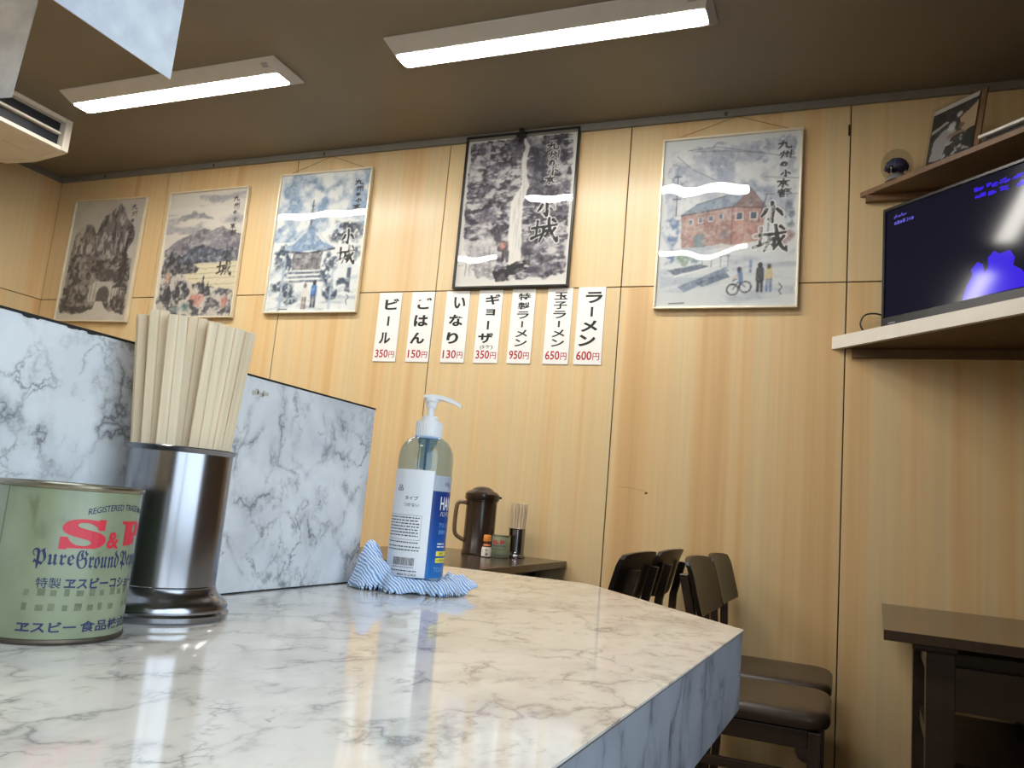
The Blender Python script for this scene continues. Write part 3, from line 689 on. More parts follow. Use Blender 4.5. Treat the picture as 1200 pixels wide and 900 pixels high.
def print_mesh(name, p, w, h, parent, y):
    """the sheet as a flat grid facing -y, colour per vertex"""
    H_, W_ = p.h, p.w
    xs = (np.arange(W_) / (W_ - 1) - .5) * w; zs = (.5 - np.arange(H_) / (H_ - 1)) * h
    V = np.zeros((H_, W_, 3)); V[..., 0] = xs[None]; V[..., 1] = y; V[..., 2] = zs[:, None]
    idx = np.arange(H_ * W_).reshape(H_, W_)
    F = np.stack([idx[1:, :-1], idx[1:, 1:], idx[:-1, 1:], idx[:-1, :-1]], -1).reshape(-1, 4)
    me = bpy.data.meshes.new(name)
    me.vertices.add(H_ * W_); me.vertices.foreach_set('co', V.ravel())
    me.loops.add(F.size); me.loops.foreach_set('vertex_index', F.ravel().astype(np.int32))
    me.polygons.add(len(F)); me.polygons.foreach_set('loop_start', np.arange(0, F.size, 4, dtype=np.int32))
    me.update(calc_edges=True)
    c = np.clip(p.img, 0, 255) / 255; lin = np.where(c <= .04045, c / 12.92, ((c + .055) / 1.055) ** 2.4)
    at = me.color_attributes.new('paint', 'FLOAT_COLOR', 'POINT')
    at.data.foreach_set('color', np.concatenate([lin, np.ones((H_, W_, 1))], -1).ravel().astype(np.float32))
    me.materials.append(MT['print'])
    o = bpy.data.objects.new(name, me); C.objects.link(o); o.parent = parent
    return o

def cover_mesh(name, w, h, parent, y, amp, seed, nx=36, nz=46):
    """thin clear cover, gently buckled"""
    bm = bmesh.new(); rs = random.Random(seed); ph = [rs.random() * 6 for _ in range(6)]
    g = []
    for j in range(nz + 1):
        row = []
        for i in range(nx + 1):
            u, v = i / nx, j / nz
            e = min(1, 8 * min(u, 1 - u)) * min(1, 8 * min(v, 1 - v))
            d = amp * e * (math.sin(2 * PI * 1.35 * u + ph[0] + 1.3 * v) * .55 + math.sin(2 * PI * 1.1 * v + ph[1] + 1.1 * u) * .6 + .25 * math.sin(2 * PI * 2.3 * (u + .6 * v) + ph[2]))
            row.append(bm.verts.new(((u - .5) * w, y - abs(amp) * 1.3 - d, (.5 - v) * h)))
        g.append(row)
    for j in range(nz):
        for i in range(nx): bm.faces.new((g[j + 1][i], g[j + 1][i + 1], g[j][i + 1], g[j][i]))
    return mobj(name, bm, MT['film'], parent, smooth=True)

def poster(x0, x1, z0, z1, painter, res, label, frame='alu', amp=.0004, seed=1, rot=0, fw=.0085, tilt=0.0):
    W_, H_ = x1 - x0, z1 - z0
    t = thing('framed_poster', ((x0 + x1) / 2, YW - .016, H + (z0 + z1) / 2), label, 'poster', 'framed town posters along the back wall')
    t.rotation_euler = (tilt, rot, 0)
    bm = bmesh.new()
    for a in ((-W_ / 2, W_ / 2, -H_ / 2, -H_ / 2 + fw), (-W_ / 2, W_ / 2, H_ / 2 - fw, H_ / 2), (-W_ / 2, -W_ / 2 + fw, -H_ / 2 + fw, H_ / 2 - fw), (W_ / 2 - fw, W_ / 2, -H_ / 2 + fw, H_ / 2 - fw)):
        box(bm, a[0], a[1], -.010, .012, a[2], a[3], bev=.002, seg=2)
    mobj('frame', bm, MT[frame], t)
    mobj('backing_board', bx(-W_ / 2 + .006, W_ / 2 - .006, .004, .010, -H_ / 2 + .006, H_ / 2 - .006), plain('backing_grey', (120, 116, 108), .8), t)
    print_mesh('painting', painter(res), W_ - 2 * fw + .004, H_ - 2 * fw + .004, t, .002)
    cover_mesh('clear_cover', W_ - 2 * fw + .002, H_ - 2 * fw + .002, t, -.001, amp, seed)
    return t
def hanger(t, W_, H_, top):
    """string from the frame's upper corners to the rail hook"""
    z = H_ / 2
    for s in (-1, 1): mobj('hanging_string', tube([(s * W_ * .44, .004, z - .003), (0.02, .006, top)], .0012, 6), MT['string'], t)

poster(-4.335, -3.757, .843, 1.592, paint_gorge_gate, 150, 'framed grey ink poster of a rocky peak and gate, leftmost on the back wall', rot=math.radians(1.0), seed=3)
poster(-3.577, -3.012, .858, 1.596, paint_valley, 150, 'framed poster of lavender mountains over pale fields with a red tree', rot=math.radians(-.4), seed=4)
t3 = poster(-2.809, -2.237, .880, 1.644, paint_pavilion, 160, 'framed poster of a blue-roofed pavilion with two people walking', seed=5, amp=.0005)
t4 = poster(-1.716, -1.141, .989, 1.750, paint_waterfall, 190, 'black-framed ink poster of a white waterfall, above the menu cards', 'black_frame', seed=6, fw=.010, amp=.0008)
t5 = poster(-.753, -.173, .880, 1.645, paint_warehouse, 200, 'framed poster of a red-brick warehouse, a cyclist and a couple', seed=9, amp=.0024)
hanger(t3, .572, .764, 1.728 + H - t3.location.z); hanger(t5, .58, .765, 1.728 + H - t5.location.z)
bm = bx(-.022, .022, -.022, .012, .352, .372, bev=.004); box(bm, -.012, .012, -.02, -.010, .328, .356, bev=.003); box(bm, -.010, .010, -.026, .010, .370, .392, bev=.004)
mobj('clip', bm, MT['black_frame'], t4)
bm = bx(-.003, .003, YW - .006, YW, H + 1.600, H + 1.645); o = mobj('wall_hook', bm, MT['black_frame'], None)
o.parent = wb; bm = None

# ------------------------------------------------------------------ menu cards
def menu_card(x0, x1, z0, z1, chars, price, label, note=None):
    W_, H_ = x1 - x0, z1 - z0
    t = thing('menu_card', ((x0 + x1) / 2, YW - .0005, H + z0), label, 'menu card', 'white price cards under the waterfall poster')
    mobj('card', bx(-W_ / 2, W_ / 2, -.004, 0, 0, H_, bev=.0008, seg=1), MT['card'], t)
    n = len(chars); top, bot = H_ * .955, H_ * (.25 if note else .215)
    stp = (top - bot) / n; big = W_ * (.62 if n < 5 else .52)
    ch_h = min(stp * (.80 if n > 3 else .66), big * 1.05)
    small = {'ョ': .62}
    for i, ch in enumerate(chars):
        cy = top - stp * (i + .5); k = small.get(ch, 1); off = -W_ * .05 if n >= 3 else 0
        cx = .012 - .02 * i / max(1, n - 1) if n <= 4 else .004
        bm = bmesh.new()
        if ch == 'ー':
            add_text(bm, ch, cx, cy, big * .15, ch_h * .84, .012, PI / 2)
        else:
            add_text(bm, ch, cx, cy, big * k * (.80 if ch in 'いルり' else 1), ch_h * k, .038 if n < 5 else .024)
        mobj('character', upright(bm, 0, -.0046, 0), MT['ink'], t)
    if note:
        bm = bmesh.new(); add_text(bm, note, 0, H_ * .215, W_ * .52, H_ * .062, .012); mobj('note_lettering', upright(bm, 0, -.0046, 0), MT['ink'], t)
    bm = bmesh.new(); add_text(bm, price, -W_ * .13, H_ * .115, W_ * .56, H_ * .115, .018); add_text(bm, '円', W_ * .31, H_ * .103, W_ * .24, H_ * .09, .010)
    mobj('price_lettering', upright(bm, 0, -.0046, 0), MT['red'], t)
cards = [(-2.119, -1.992, 'ビール', '350', 'white menu card reading ビール 350円, leftmost of the row', None), (-1.937, -1.813, 'ごはん', '150', 'white menu card reading ごはん 150円, second card from the left', None),
         (-1.750, -1.627, 'いなり', '130', 'white menu card reading いなり 130円, third card from the left', None), (-1.579, -1.458, 'ギョーザ', '350', 'white menu card reading ギョーザ (5ケ) 350円, middle card of the row', '(5ケ)'),
         (-1.412, -1.297, '特製ラーメン', '950', 'white menu card reading 特製ラーメン 950円, third card from the right', None), (-1.238, -1.119, '玉子ラーメン', '650', 'white menu card reading 玉子ラーメン 650円, second card from the right', None),
         (-1.094, -.969, 'ラーメン', '600', 'white menu card reading ラーメン 600円, rightmost of the row', None)]
for i, (a, b, ch, pr, lab, note) in enumerate(cards): menu_card(a, b, .638, .981 + .0012 * i, ch, pr, lab, note)

# ------------------------------------------------------------------ counter
ZK = H - .097                              # counter top
cnt = thing('counter', (-.45, .3, 0), 'white marble-pattern counter with a clipped corner and grey-blue marble edge', 'counter')
def rel(poly): return [(x + .45, y - .3) for x, y in poly]
top = [(-.082, .832), (-.324, 1.122), (-.545, 1.122), (-.66, 1.03), (-.95, 1.03), (-.95, -.9), (-.140, -.9)]
mobj('worktop', prism(rel(top), ZK - .0013, ZK), MT['counter'], cnt)
ins = [(-.0835, .8315), (-.3247, 1.120), (-.544, 1.120), (-.659, 1.028), (-.948, 1.028), (-.948, -.898), (-.1415, -.898)]
bm = prism(rel(ins), ZK - .074, ZK - .0024)
mobj('edge_band', bm, MT['fascia'], cnt)
ins2 = [(-.0822, .832), (-.3241, 1.1217), (-.545, 1.1217), (-.66, 1.0297), (-.9497, 1.0297), (-.9497, -.8997), (-.1402, -.8997)]
mobj('edge_line', prism(rel(ins2), ZK - .0023, ZK - .0014), plain('edge_line_brown', (96, 84, 76), .6), cnt)
mobj('base_panel', prism(rel([(-.38, .75), (-.42, .95), (-.60, .95), (-.80, .90), (-.80, -.88), (-.40, -.88)]), 0, ZK - .0745), MT['dark_wood'], cnt)

XP = -.4925
par = thing('partition', (XP, .78, ZK), 'tall marble-pattern partition board with a chipped black top edge', 'partition')
y0, y1, hp = -.95, .006, .1935
bm = bx(-.018, 0, y0, y1, 0, hp); mobj('board', bm, MT['partition'], par)
bm = bx(-.019, .0004, y0, y1 + .0004, hp - .0012, hp + .0006); mobj('top_edge', bm, MT['black_edge'], par)
# chips in the laminate along the top
for k in range(26):
    yy = -.62 + k * .0245 + rnd.uniform(-.008, .008); ww = rnd.uniform(.006, .02); dd = rnd.uniform(.0006, .0016) * (2.2 if yy < -.36 else 1)
    bm = bmesh.new(); vs = [bm.verts.new((.0005, yy + ww * q, hp - (0 if q in (0, 1) and e == 0 else dd * rnd.uniform(.4, 1)) * (e))) for e, q in ((0, 0), (1, .15), (1, .4), (1, .65), (1, .85), (0, 1))]
    bm.faces.new(vs); mobj('chip', bm, MT['black_edge'], par)
mobj('base_line', bx(0, .0006, y0, y1, 0, .0012), MT['black_edge'], par)

bm = bmesh.new()
for k in range(6): rect2(bm, .0035 * k, .0035 * k + .003 + .002 * (k % 2), .001 * (k % 3), .004 + .0012 * ((k * 2) % 3))
bmesh.ops.transform(bm, matrix=Matrix.Translation((.0004, -.203, .176)) @ Matrix.Rotation(PI / 2, 4, 'Z') @ Matrix.Rotation(PI / 2, 4, 'X'), verts=bm.verts)
mobj('tape_residue', bm, plain('beige_residue', (196, 186, 172), .8), par)

# ------------------------------------------------------------------ pepper can
def can_mat():
    m, nt, b = new_mat('sage_green_can')
    n = N(nt, 'ShaderNodeTexNoise'); n.inputs['Scale'].default_value = 45; n.inputs['Detail'].default_value = 6
    nt.links.new(coords(nt, (1, 1, .6)), n.inputs['Vector'])
    r = ramp(nt, [(.30, s2l((92, 94, 68))), (.40, s2l((126, 134, 106))), (.7, s2l((140, 148, 120)))])
    nt.links.new(n.outputs['Fac'], r.inputs['Fac']); nt.links.new(r.outputs[0], b.inputs['Base Color'])
    b.inputs['Roughness'].default_value = .34
    return m
MT['can'] = can_mat()
MT['worn'] = plain('worn_print', (104, 110, 84), .5, var=.3, scale=120)
def pepper_can(loc, r, hc, phi, label, detail=True):
    """phi: direction (radians) of the middle of the printed face"""
    t = thing('pepper_can', loc, label, 'spice can', 'green pepper cans')
    k = hc / .0877
    mobj('body', lathe([(r - .0012, .0015), (r - .0006, .0035), (r - .0006, hc - .003), (r - .0012, hc - .002)], 64), MT['can'], t, smooth=True)
    mobj('bottom_rim', lathe([(r - .002, 0), (r - .0002, .0004), (r + .0003, .0016), (r - .0002, .003), (r - .0012, .0036)], 64), plain('worn_steel_rim', (92, 84, 74), .5, .8, .3, 90), t, smooth=True)
    mobj('top_rim', lathe([(r - .0012, hc - .0034), (r + .0002, hc - .0028), (r + .0007, hc - .0014), (r + .0002, hc - .0002), (r - .0010, hc), (r - .0022, hc - .0006), (r - .0026, hc - .004), (.004, hc - .0042)], 64), MT['tin'], t, smooth=True)
    def pr(name, items, mat, lift=.0001):
        bm = bmesh.new()
        for s, x, z, w_, h_, bo, ar in items: add_text(bm, s, x, z, w_, h_, bo, 0, True, ar)
        return mobj(name, wrap(bm, r - .0005 + lift, phi), mat, t)
    A = r * math.radians(1)
    pr('brand_lettering', [('𝐒', -25 * A, .0605 * k, .0245, .0170 * k, .03, 0), ('&', 0, .0575 * k, .0085, .0095 * k, .03, 0), ('𝐁', 24 * A, .0605 * k, .023, .0160 * k, .025, 0)], MT['canred'])
    pr('name_lettering', [('𝕻𝖚𝖗𝖊', -45 * A, .0465 * k, .0212, .0115 * k, 0, 0), ('𝕲𝖗𝖔𝖚𝖓𝖉', -9.5 * A, .0468 * k, .0262, .0105 * k, 0, 0), ('𝕻𝖊𝖕𝖕𝖊𝖗', 30 * A, .0460 * k, .0265, .0115 * k, 0, 0)], MT['navy'])
    if detail:
        pr('trademark_lettering', [('REGISTERED TRADE MARK', 9 * A, .0765 * k, .047, .0036, .006, 6.0)], MT['navy'])
        bm = bmesh.new()
        # seam of the rolled sheet, left of the print
        a = phi - math.radians(92); mobj('seam', bx(r - .0012, r - .0003, -.0002, .0002, .004, hc - .003), plain('seam_grey', (104, 106, 88), .6), t).rotation_euler = (0, 0, a)
        for row, z in enumerate((.0265, .0185)):
            for i in range(11):
                x = (-62 + i * 9.5) * A + (i % 2) * .0004
                if (i * 7 + row * 3) % 11 == 4: continue
                rect2(bm, x, x + .0026 + .0006 * ((i * 5) % 3), z, z + .0032 + .0008 * ((i + row) % 2))
        mobj('worn_characters', wrap(bm, r - .0005 + .00008, phi), MT['worn'], t)
    pr('variety_lettering', [('特製', -45.5 * A, .0335 * k, .0125, .0058 * k, .004, 0), ('ヱスビーコショー', 2 * A, .0335 * k, .050, .0062 * k, .032, 0)], MT['navy'])
    pr('maker_lettering', [('ヱスビー', -42 * A, .0098 * k, .0300, .0058 * k, .032, 0), ('食品株式会社', 20 * A, .0098 * k, .052, .0062 * k, .02, 0)], MT['navy'])
    return t
pepper_can((-.4286, .3563, ZK), .0397, .0877, math.radians(-39.7 + 40), 'worn sage-green pepper can lettered S&B in the near left corner of the counter')

# ------------------------------------------------------------------ chopsticks in a steel holder
def stick_mesh(L, w_, th):
    bm = bmesh.new()
    for s in (-1, 1): box(bm, s * w_ * .255 - w_ * .245, s * w_ * .255 + w_ * .245, -th / 2, th / 2, 0, L, bev=.0005, seg=1)
    box(bm, -w_ * .05, w_ * .05, -th * .36, th * .36, .0, L - .0008)
    me = bpy.data.meshes.new('chopsticks'); bm.to_mesh(me); bm.free(); me.materials.append(MT['stick']); return me

def holder(loc, r, hh, rb, label, seg=72):
    t = thing('chopstick_holder', loc, label, 'holder', 'steel chopstick holders')
    ri = r - .0012; k = hh / .1178
    mobj('cup', lathe([(r, .0150 * k), (r, .022 * k), (r + .0004, .0225 * k), (r, .023 * k), (r, hh - .0035), (r + .0024, hh - .0008), (r + .0030, hh - .0002), (r + .0026, hh + .0004), (ri + .0004, hh - .0008), (ri, hh - .004), (ri, .012), (.002, .0118)], seg, True, True), MT['steel'], t, smooth=True)
    mobj('foot', lathe([(.004, .0012), (rb - .0015, 0), (rb - .0002, .0014), (rb, .0045 * k), (rb - .0016, .0062 * k), (rb - .0012, .0085 * k), (rb - .0026, .0118 * k), (rb - .0055, .0142 * k), (rb - .0075, .0160 * k), (r + .0016, .0180 * k), (r + .0004, .0212 * k), (r - .0006, .0216 * k), (.004, .0172 * k)], seg), MT['steel'], t, smooth=True)
    return t
HX, HY = -.4430, .4547
holder((HX, HY, ZK), .0352, .1178, .0465, 'tall polished steel chopstick holder beside the pepper can')
sight = Vector((HX, HY, 0)).normalized(); side = Vector((sight.y, -sight.x, 0))
me_a = stick_mesh(.194, .0128, .0054)
n_st = 0; LAB = 'pale wooden disposable chopsticks standing in the near steel holder'
for row, v in enumerate((-.0240, -.0160, -.0078, .0004, .0086, .0168, .0245)):
    half = math.sqrt(max(0, .0322 ** 2 - (abs(v) + .0026) ** 2)); nn = max(1, int((2 * half) / .0134)); gap = 2 * half / nn
    for i in range(nn):
        u = -half + gap * (i + .5)
        o = bpy.data.objects.new('chopsticks', me_a); C.objects.link(o)
        base = Vector((HX, HY, 0)) + side * (u * .80) + sight * (v * .86)
        tipp = Vector((HX, HY, 0)) + side * (u * 1.50 - .0030) + sight * (v * 1.2)
        o.location = base + Vector((0, 0, ZK + .0176 + rnd.uniform(0, .0022)))
        d = (tipp - base + Vector((0, 0, .2))).normalized()
        tw = math.atan2(side.y, side.x) + rnd.uniform(-.16, .16)
        q = Vector((0, 0, 1)).rotation_difference(d) @ Matrix.Rotation(tw, 3, 'Z').to_quaternion()
        o.rotation_mode = 'QUATERNION'; o.rotation_quaternion = q; o.scale = (1, 1, 1 - rnd.uniform(0, .012) - (.012 if i == nn - 1 else 0))
        tag(o, LAB, 'chopsticks', 'chopsticks in the near holder'); n_st += 1

# ------------------------------------------------------------------ hand gel bottle on a folded cloth
BX, BY, RB = -.4197, .7835, .0300
ZB = ZK + .0035
def gel_mat():
    m, nt, b = new_mat('clear_blue_plastic')
    b.inputs['Base Color'].default_value = (.86, .93, .97, 1); b.inputs['Roughness'].default_value = .06
    b.inputs['IOR'].default_value = 1.2; b.inputs['Transmission Weight'].default_value = 1
    return m
bt = thing('hand_gel_bottle', (BX, BY, ZB), 'clear pump bottle of hand gel with a white and blue label', 'bottle')
zt = (.0442 + .097) - .0035                # top of the straight wall above the base
MT['bottle'] = clear('bottle_plastic', (.66, .79, .93), .03, 1.5)
mobj('body', lathe([(.020, .0016), (.0265, 0), (.0288, .002), (RB, .006), (RB, zt), (.0292, zt + .006), (.0268, zt + .0125), (.0225, zt + .0185), (.0165, zt + .0225), (.0128, zt + .0245), (.0128, zt + .03)], 56, True, False), MT['bottle'], bt, smooth=True)
mobj('gel', lathe([(.018, .003), (.0272, .0032), (.0282, .008), (.0282, zt - .022)], 48), clear('gel_fill', (.78, .88, .97), .05, 1.12), bt, smooth=True)
zc = zt + .0215
mobj('collar', lathe([(.0142, zc), (.0147, zc + .001), (.0145, zc + .0175), (.0135, zc + .0188), (.0092, zc + .0190), (.0090, zc + .0238), (.0078, zc + .0246), (.0046, zc + .0248)], 40), MT['white_pl'], bt, smooth=True)
for k in range(30):
    a = 2 * PI * k / 30; bm = bx(.0143, .0150, -.0005, .0005, zc + .002, zc + .016); o = mobj('grip_rib', bm, MT['white_pl'], bt); o.rotation_euler = (0, 0, a)
nd = math.radians(18)                      # nozzle direction
bm = lathe([(.0040, zc + .0245), (.0040, zc + .034), (.0052, zc + .0345), (.0062, zc + .040), (.0085, zc + .0415), (.0088, zc + .0455), (.0075, zc + .0468)], 32)
mobj('stem', bm, MT['white_pl'], bt, smooth=True)
bm = bmesh.new(); secs = [(-.0085, .0072, .0445, .0478), (0, .0078, .0440, .0488), (.010, .0068, .0436, .0484), (.022, .0054, .0412, .0458), (.031, .0042, .0375, .0415), (.0335, .0036, .0355, .0392)]
rings = []
for x, hw_, z0, z1 in secs: rings.append([bm.verts.new((x, sy * hw_ * kk, zc + zz)) for sy, kk, zz in ((-1, 1, z0), (-1, 1, (z0 + z1) / 2), (-1, .7, z1), (1, .7, z1), (1, 1, (z0 + z1) / 2), (1, 1, z0))])
for a, b in zip(rings, rings[1:]):
    for i in range(6): bm.faces.new((a[i], a[(i + 1) % 6], b[(i + 1) % 6], b[i]))
bm.faces.new(rings[0]); bm.faces.new(rings[-1][::-1]); bmesh.ops.recalc_face_normals(bm, faces=bm.faces)
bmesh.ops.rotate(bm, cent=(0, 0, 0), matrix=Matrix.Rotation(nd, 3, 'Z'), verts=bm.verts)
mobj('nozzle', bm, MT['white_pl'], bt, smooth=True)
mobj('dip_tube', tube([(0, 0, zc), (.001, 0, .08), (.004, 0, .008)], .0024, 10), clear('tube_plastic', (.55, .70, .85), .1, 1.4), bt, smooth=True)
mobj('valve', lathe([(.0062, zt - .012), (.0068, zt - .01), (.0068, zt + .012), (.0105, zt + .016), (.0110, zt + .0225)], 24), clear('valve_plastic', (.62, .76, .90), .12, 1.4), bt, smooth=True)
phc = math.atan2(-BY, -BX) ; ph0 = phc    # towards the camera
z0, z1 = .0125, .1235
RD = math.radians
def arc(name, a0, a1, z0_, z1_, mat, rr):
    bm = bmesh.new(); rect2(bm, a0 * rr, a1 * rr, z0_, z1_); return mobj(name, wrap(bm, rr, ph0, .003), mat, bt, smooth=True)
def blue_mat():
    m, nt, b = new_mat('blue_label'); tcz = coords(nt); sp = N(nt, 'ShaderNodeSeparateXYZ'); nt.links.new(tcz, sp.inputs[0])
    mr = N(nt, 'ShaderNodeMapRange'); mr.inputs[1].default_value = .012; mr.inputs[2].default_value = .085
    nt.links.new(sp.outputs[2], mr.inputs[0]); r = ramp(nt, [(0, s2l((42, 120, 190))), (.35, s2l((30, 90, 172))), (1, s2l((28, 58, 128)))]); nt.links.new(mr.outputs[0], r.inputs[0]); nt.links.new(r.outputs[0], b.inputs['Base Color'])
    b.inputs['Roughness'].default_value = .3; return m
arc('white_label', RD(-140), RD(21), z0, z1, plain('white_label', (232, 234, 238), .35, var=.02), RB + .0003)
arc('blue_label', RD(21), RD(150), z0, z1 - .0205, blue_mat(), RB + .0003)
arc('frosted_band', RD(21), RD(150), z1 - .0205, z1 - .004, plain('frosted_grey_band', (176, 184, 196), .4), RB + .0003)
def lab(name, items, mat, rects=()):
    bm = bmesh.new()
    for s, deg, z, w_, h_, bo in items:
        add_text(bm, s, 0, z, w_, h_, bo)
        xs = [v.co.x for v in bm.verts if not v.tag]; dx = RD(deg) * RB - min(xs)
        for v in bm.verts:
            if not v.tag: v.co.x += dx; v.tag = True
    for d0, d1, za, zb_ in rects: rect2(bm, RD(d0) * RB, RD(d1) * RB, za, zb_)
    return mobj(name, wrap(bm, RB + .00045, ph0, .003), mat, bt)
lab('title_lettering', [('HAND', 42, .0905, .028, .0140, .012), ('ハンドジェル', 44, .0795, .028, .0056, .008), ('じゃぱん', 60, .0300, .008, .0022, 0)][:2] , MT['white_pl'])
pbi = plain('pale_blue_ink', (120, 176, 226), .5)
for it in (('アルコール', 44, .0675, .022, .0048, .006), ('洗浄タイプ', 44, .0605, .022, .0050, .006), ('TOAMIT', 40, .0215, .024, .0050, .006)): lab('pale_lettering', [it], pbi)
lab('band_lettering', [('手指', 50, .1105, .010, .0045, .006)], plain('blue_grey_ink', (92, 116, 160), .5))
lab('small_lettering', [], MT['white_pl'], [(44, 58, .0475, .0488), (60, 66, .0475, .0488), (44, 55, .0445, .0458), (57, 70, .0445, .0458)])
lab('yellow_box', [], plain('yellow_label', (236, 224, 84), .4), [(43, 100, .0355, .0405), (43, 100, .0285, .0335)])
lab('box_lettering', [('速乾', 52, .0380, .008, .0030, .006), ('大容量500ml', 45, .0310, .020, .0026, .004)], MT['ink'])
blk = plain('label_black_ink', (52, 54, 62), .5)
rects = []
for row in range(7):                       # small print inside a ruled box
    z = .0725 - row * .0031; d = -80
    while d < -2:
        l = rnd.uniform(3, 9); rects.append((d, min(d + l, 0), z, z + .0011)); d += l + rnd.uniform(1, 2.5)
for row, (za, d1) in enumerate(((.0470, 2), (.0425, 6), (.0392, 4), (.0180, 3))):
    d = -76
    while d < d1:
        l = rnd.uniform(2, 6); rects.append((d, min(d + l, d1), za, za + .0011)); d += l + rnd.uniform(.8, 2)
rects += [(-78, 4, .0755, .0758), (-78, 4, .0502, .0505), (3.6, 4, .0502, .0758)]
for it in (('タイプ', -36, .0935, .015, .0044, .012), ('つかない', -38, .0865, .018, .0038, .008), ('品', -58, .1035, .008, .0062, .008), ('MADE IN CHINA', -36, .0148, .021, .0023, .008)): lab('label_lettering', [it], blk)
lab('small_print', [], blk, rects)['kind'] = 'stuff'
bars = []; d = -50
while d < -4:
    l = rnd.choice((.7, 1.1, 1.8)); bars.append((d, d + l, .0240, .0320)); d += l + rnd.choice((.8, 1.2, 1.6))
lab('barcode', [('4 582471 668350', -50, .0222, .021, .0016, .002)][:0], blk, bars + [(-50 + 3.4 * i, -48.4 + 3.4 * i, .0216, .0229) for i in range(14)])

def cloth_mat():
    m, nt, b = new_mat('blue_striped_cloth')
    wv = N(nt, 'ShaderNodeTexWave', wave_type='BANDS', bands_direction='DIAGONAL'); wv.inputs['Scale'].default_value = 120; wv.inputs['Distortion'].default_value = 7; wv.inputs['Detail'].default_value = 2; wv.inputs['Detail Scale'].default_value = .6
    nt.links.new(coords(nt, (1, 1, 1.2)), wv.inputs['Vector'])
    r = ramp(nt, [(.25, s2l((104, 152, 214))), (.55, s2l((196, 216, 238))), (.8, s2l((226, 234, 244)))]); nt.links.new(wv.outputs['Fac'], r.inputs[0]); nt.links.new(r.outputs[0], b.inputs['Base Color'])
    b.inputs['Roughness'].default_value = .9; b.inputs['Sheen Weight'].default_value = .3; return m
bs = Vector((BX, BY, 0)).normalized(); bsd = Vector((bs.y, -bs.x, 0))
cl = tag(mobj('folded_cloth', (lambda: bmesh.new())(), cloth_mat()), 'crumpled blue and white striped cloth under the gel bottle', 'cloth')
bm = bmesh.new(); nu, nv = 90, 64; g = []
from mathutils import noise as mn
def cloth_h(u, v):
    rr = math.hypot(u / 1.0, v / 1.0)
    prox = min(1, max(0, (rr - .0330) / .008))
    q_ = math.sqrt((u / .066) ** 2 + (v / .049) ** 2)
    edge = max(0, min(1, (1 - q_) / .13)) ** .55
    n1 = abs(mn.noise(Vector((u * 42 + 3, v * 60, 1.7)))); n2 = abs(mn.noise(Vector((u * 90, v * 120 + 5, 4.2)))); n3 = mn.noise(Vector((u * 22, v * 30, 9.1)))
    peak = .034 * math.exp(-((u + .049) / .011) ** 2 - ((v - .004) / .020) ** 2) + .020 * math.exp(-((u + .036) / .016) ** 2 - ((v - .020) / .018) ** 2)
    rim = .0070 + .0085 * math.exp(-((u - .044) / .016) ** 2)
    fr = .006 * math.exp(-((v - .040) / .008) ** 2)
    fold = math.sin(260 * (u * .5 + v * .9) + 4 * n3) * .0016 + math.sin(150 * (u - .4 * v) + 5 * n3 + 2) * .0016
    return .0024 + prox * edge * (rim + fold + .003 * n2 + .002 * n3 - .003 * n1 + peak + fr)
for j in range(nv + 1):
    row = []
    for i in range(nu + 1):
        u, v = -.068 + .128 * i / nu, -.045 + .095 * j / nv
        k = 1 + .10 * math.sin(7 * math.atan2(v, u) + 1) + .05 * math.sin(13 * math.atan2(v, u))
        P = Vector((BX, BY, 0)) + bsd * (u * k) - bs * (v * k); zz = max(.0024, cloth_h(u, v))
        row.append(bm.verts.new((P.x, P.y, ZK + zz)))
    g.append(row)
for j in range(nv):
    for i in range(nu):
        u, v = -.068 + .128 * (i + .5) / nu, -.045 + .095 * (j + .5) / nv
        if (u / .066) ** 2 + (v / .049) ** 2 > 1.0: continue
        bm.faces.new((g[j][i], g[j + 1][i], g[j + 1][i + 1], g[j][i + 1]))
bmesh.ops.delete(bm, geom=[v for v in bm.verts if not v.link_faces], context='VERTS')
q = bmesh.ops.extrude_face_region(bm, geom=bm.faces[:]); 
for v in [x for x in q['geom'] if isinstance(x, bmesh.types.BMVert)]: v.co.z -= .0020
bmesh.ops.recalc_face_normals(bm, faces=bm.faces)
bm.to_mesh(cl.data); bm.free(); cl.data.polygons.foreach_set('use_smooth', [True] * len(cl.data.polygons))

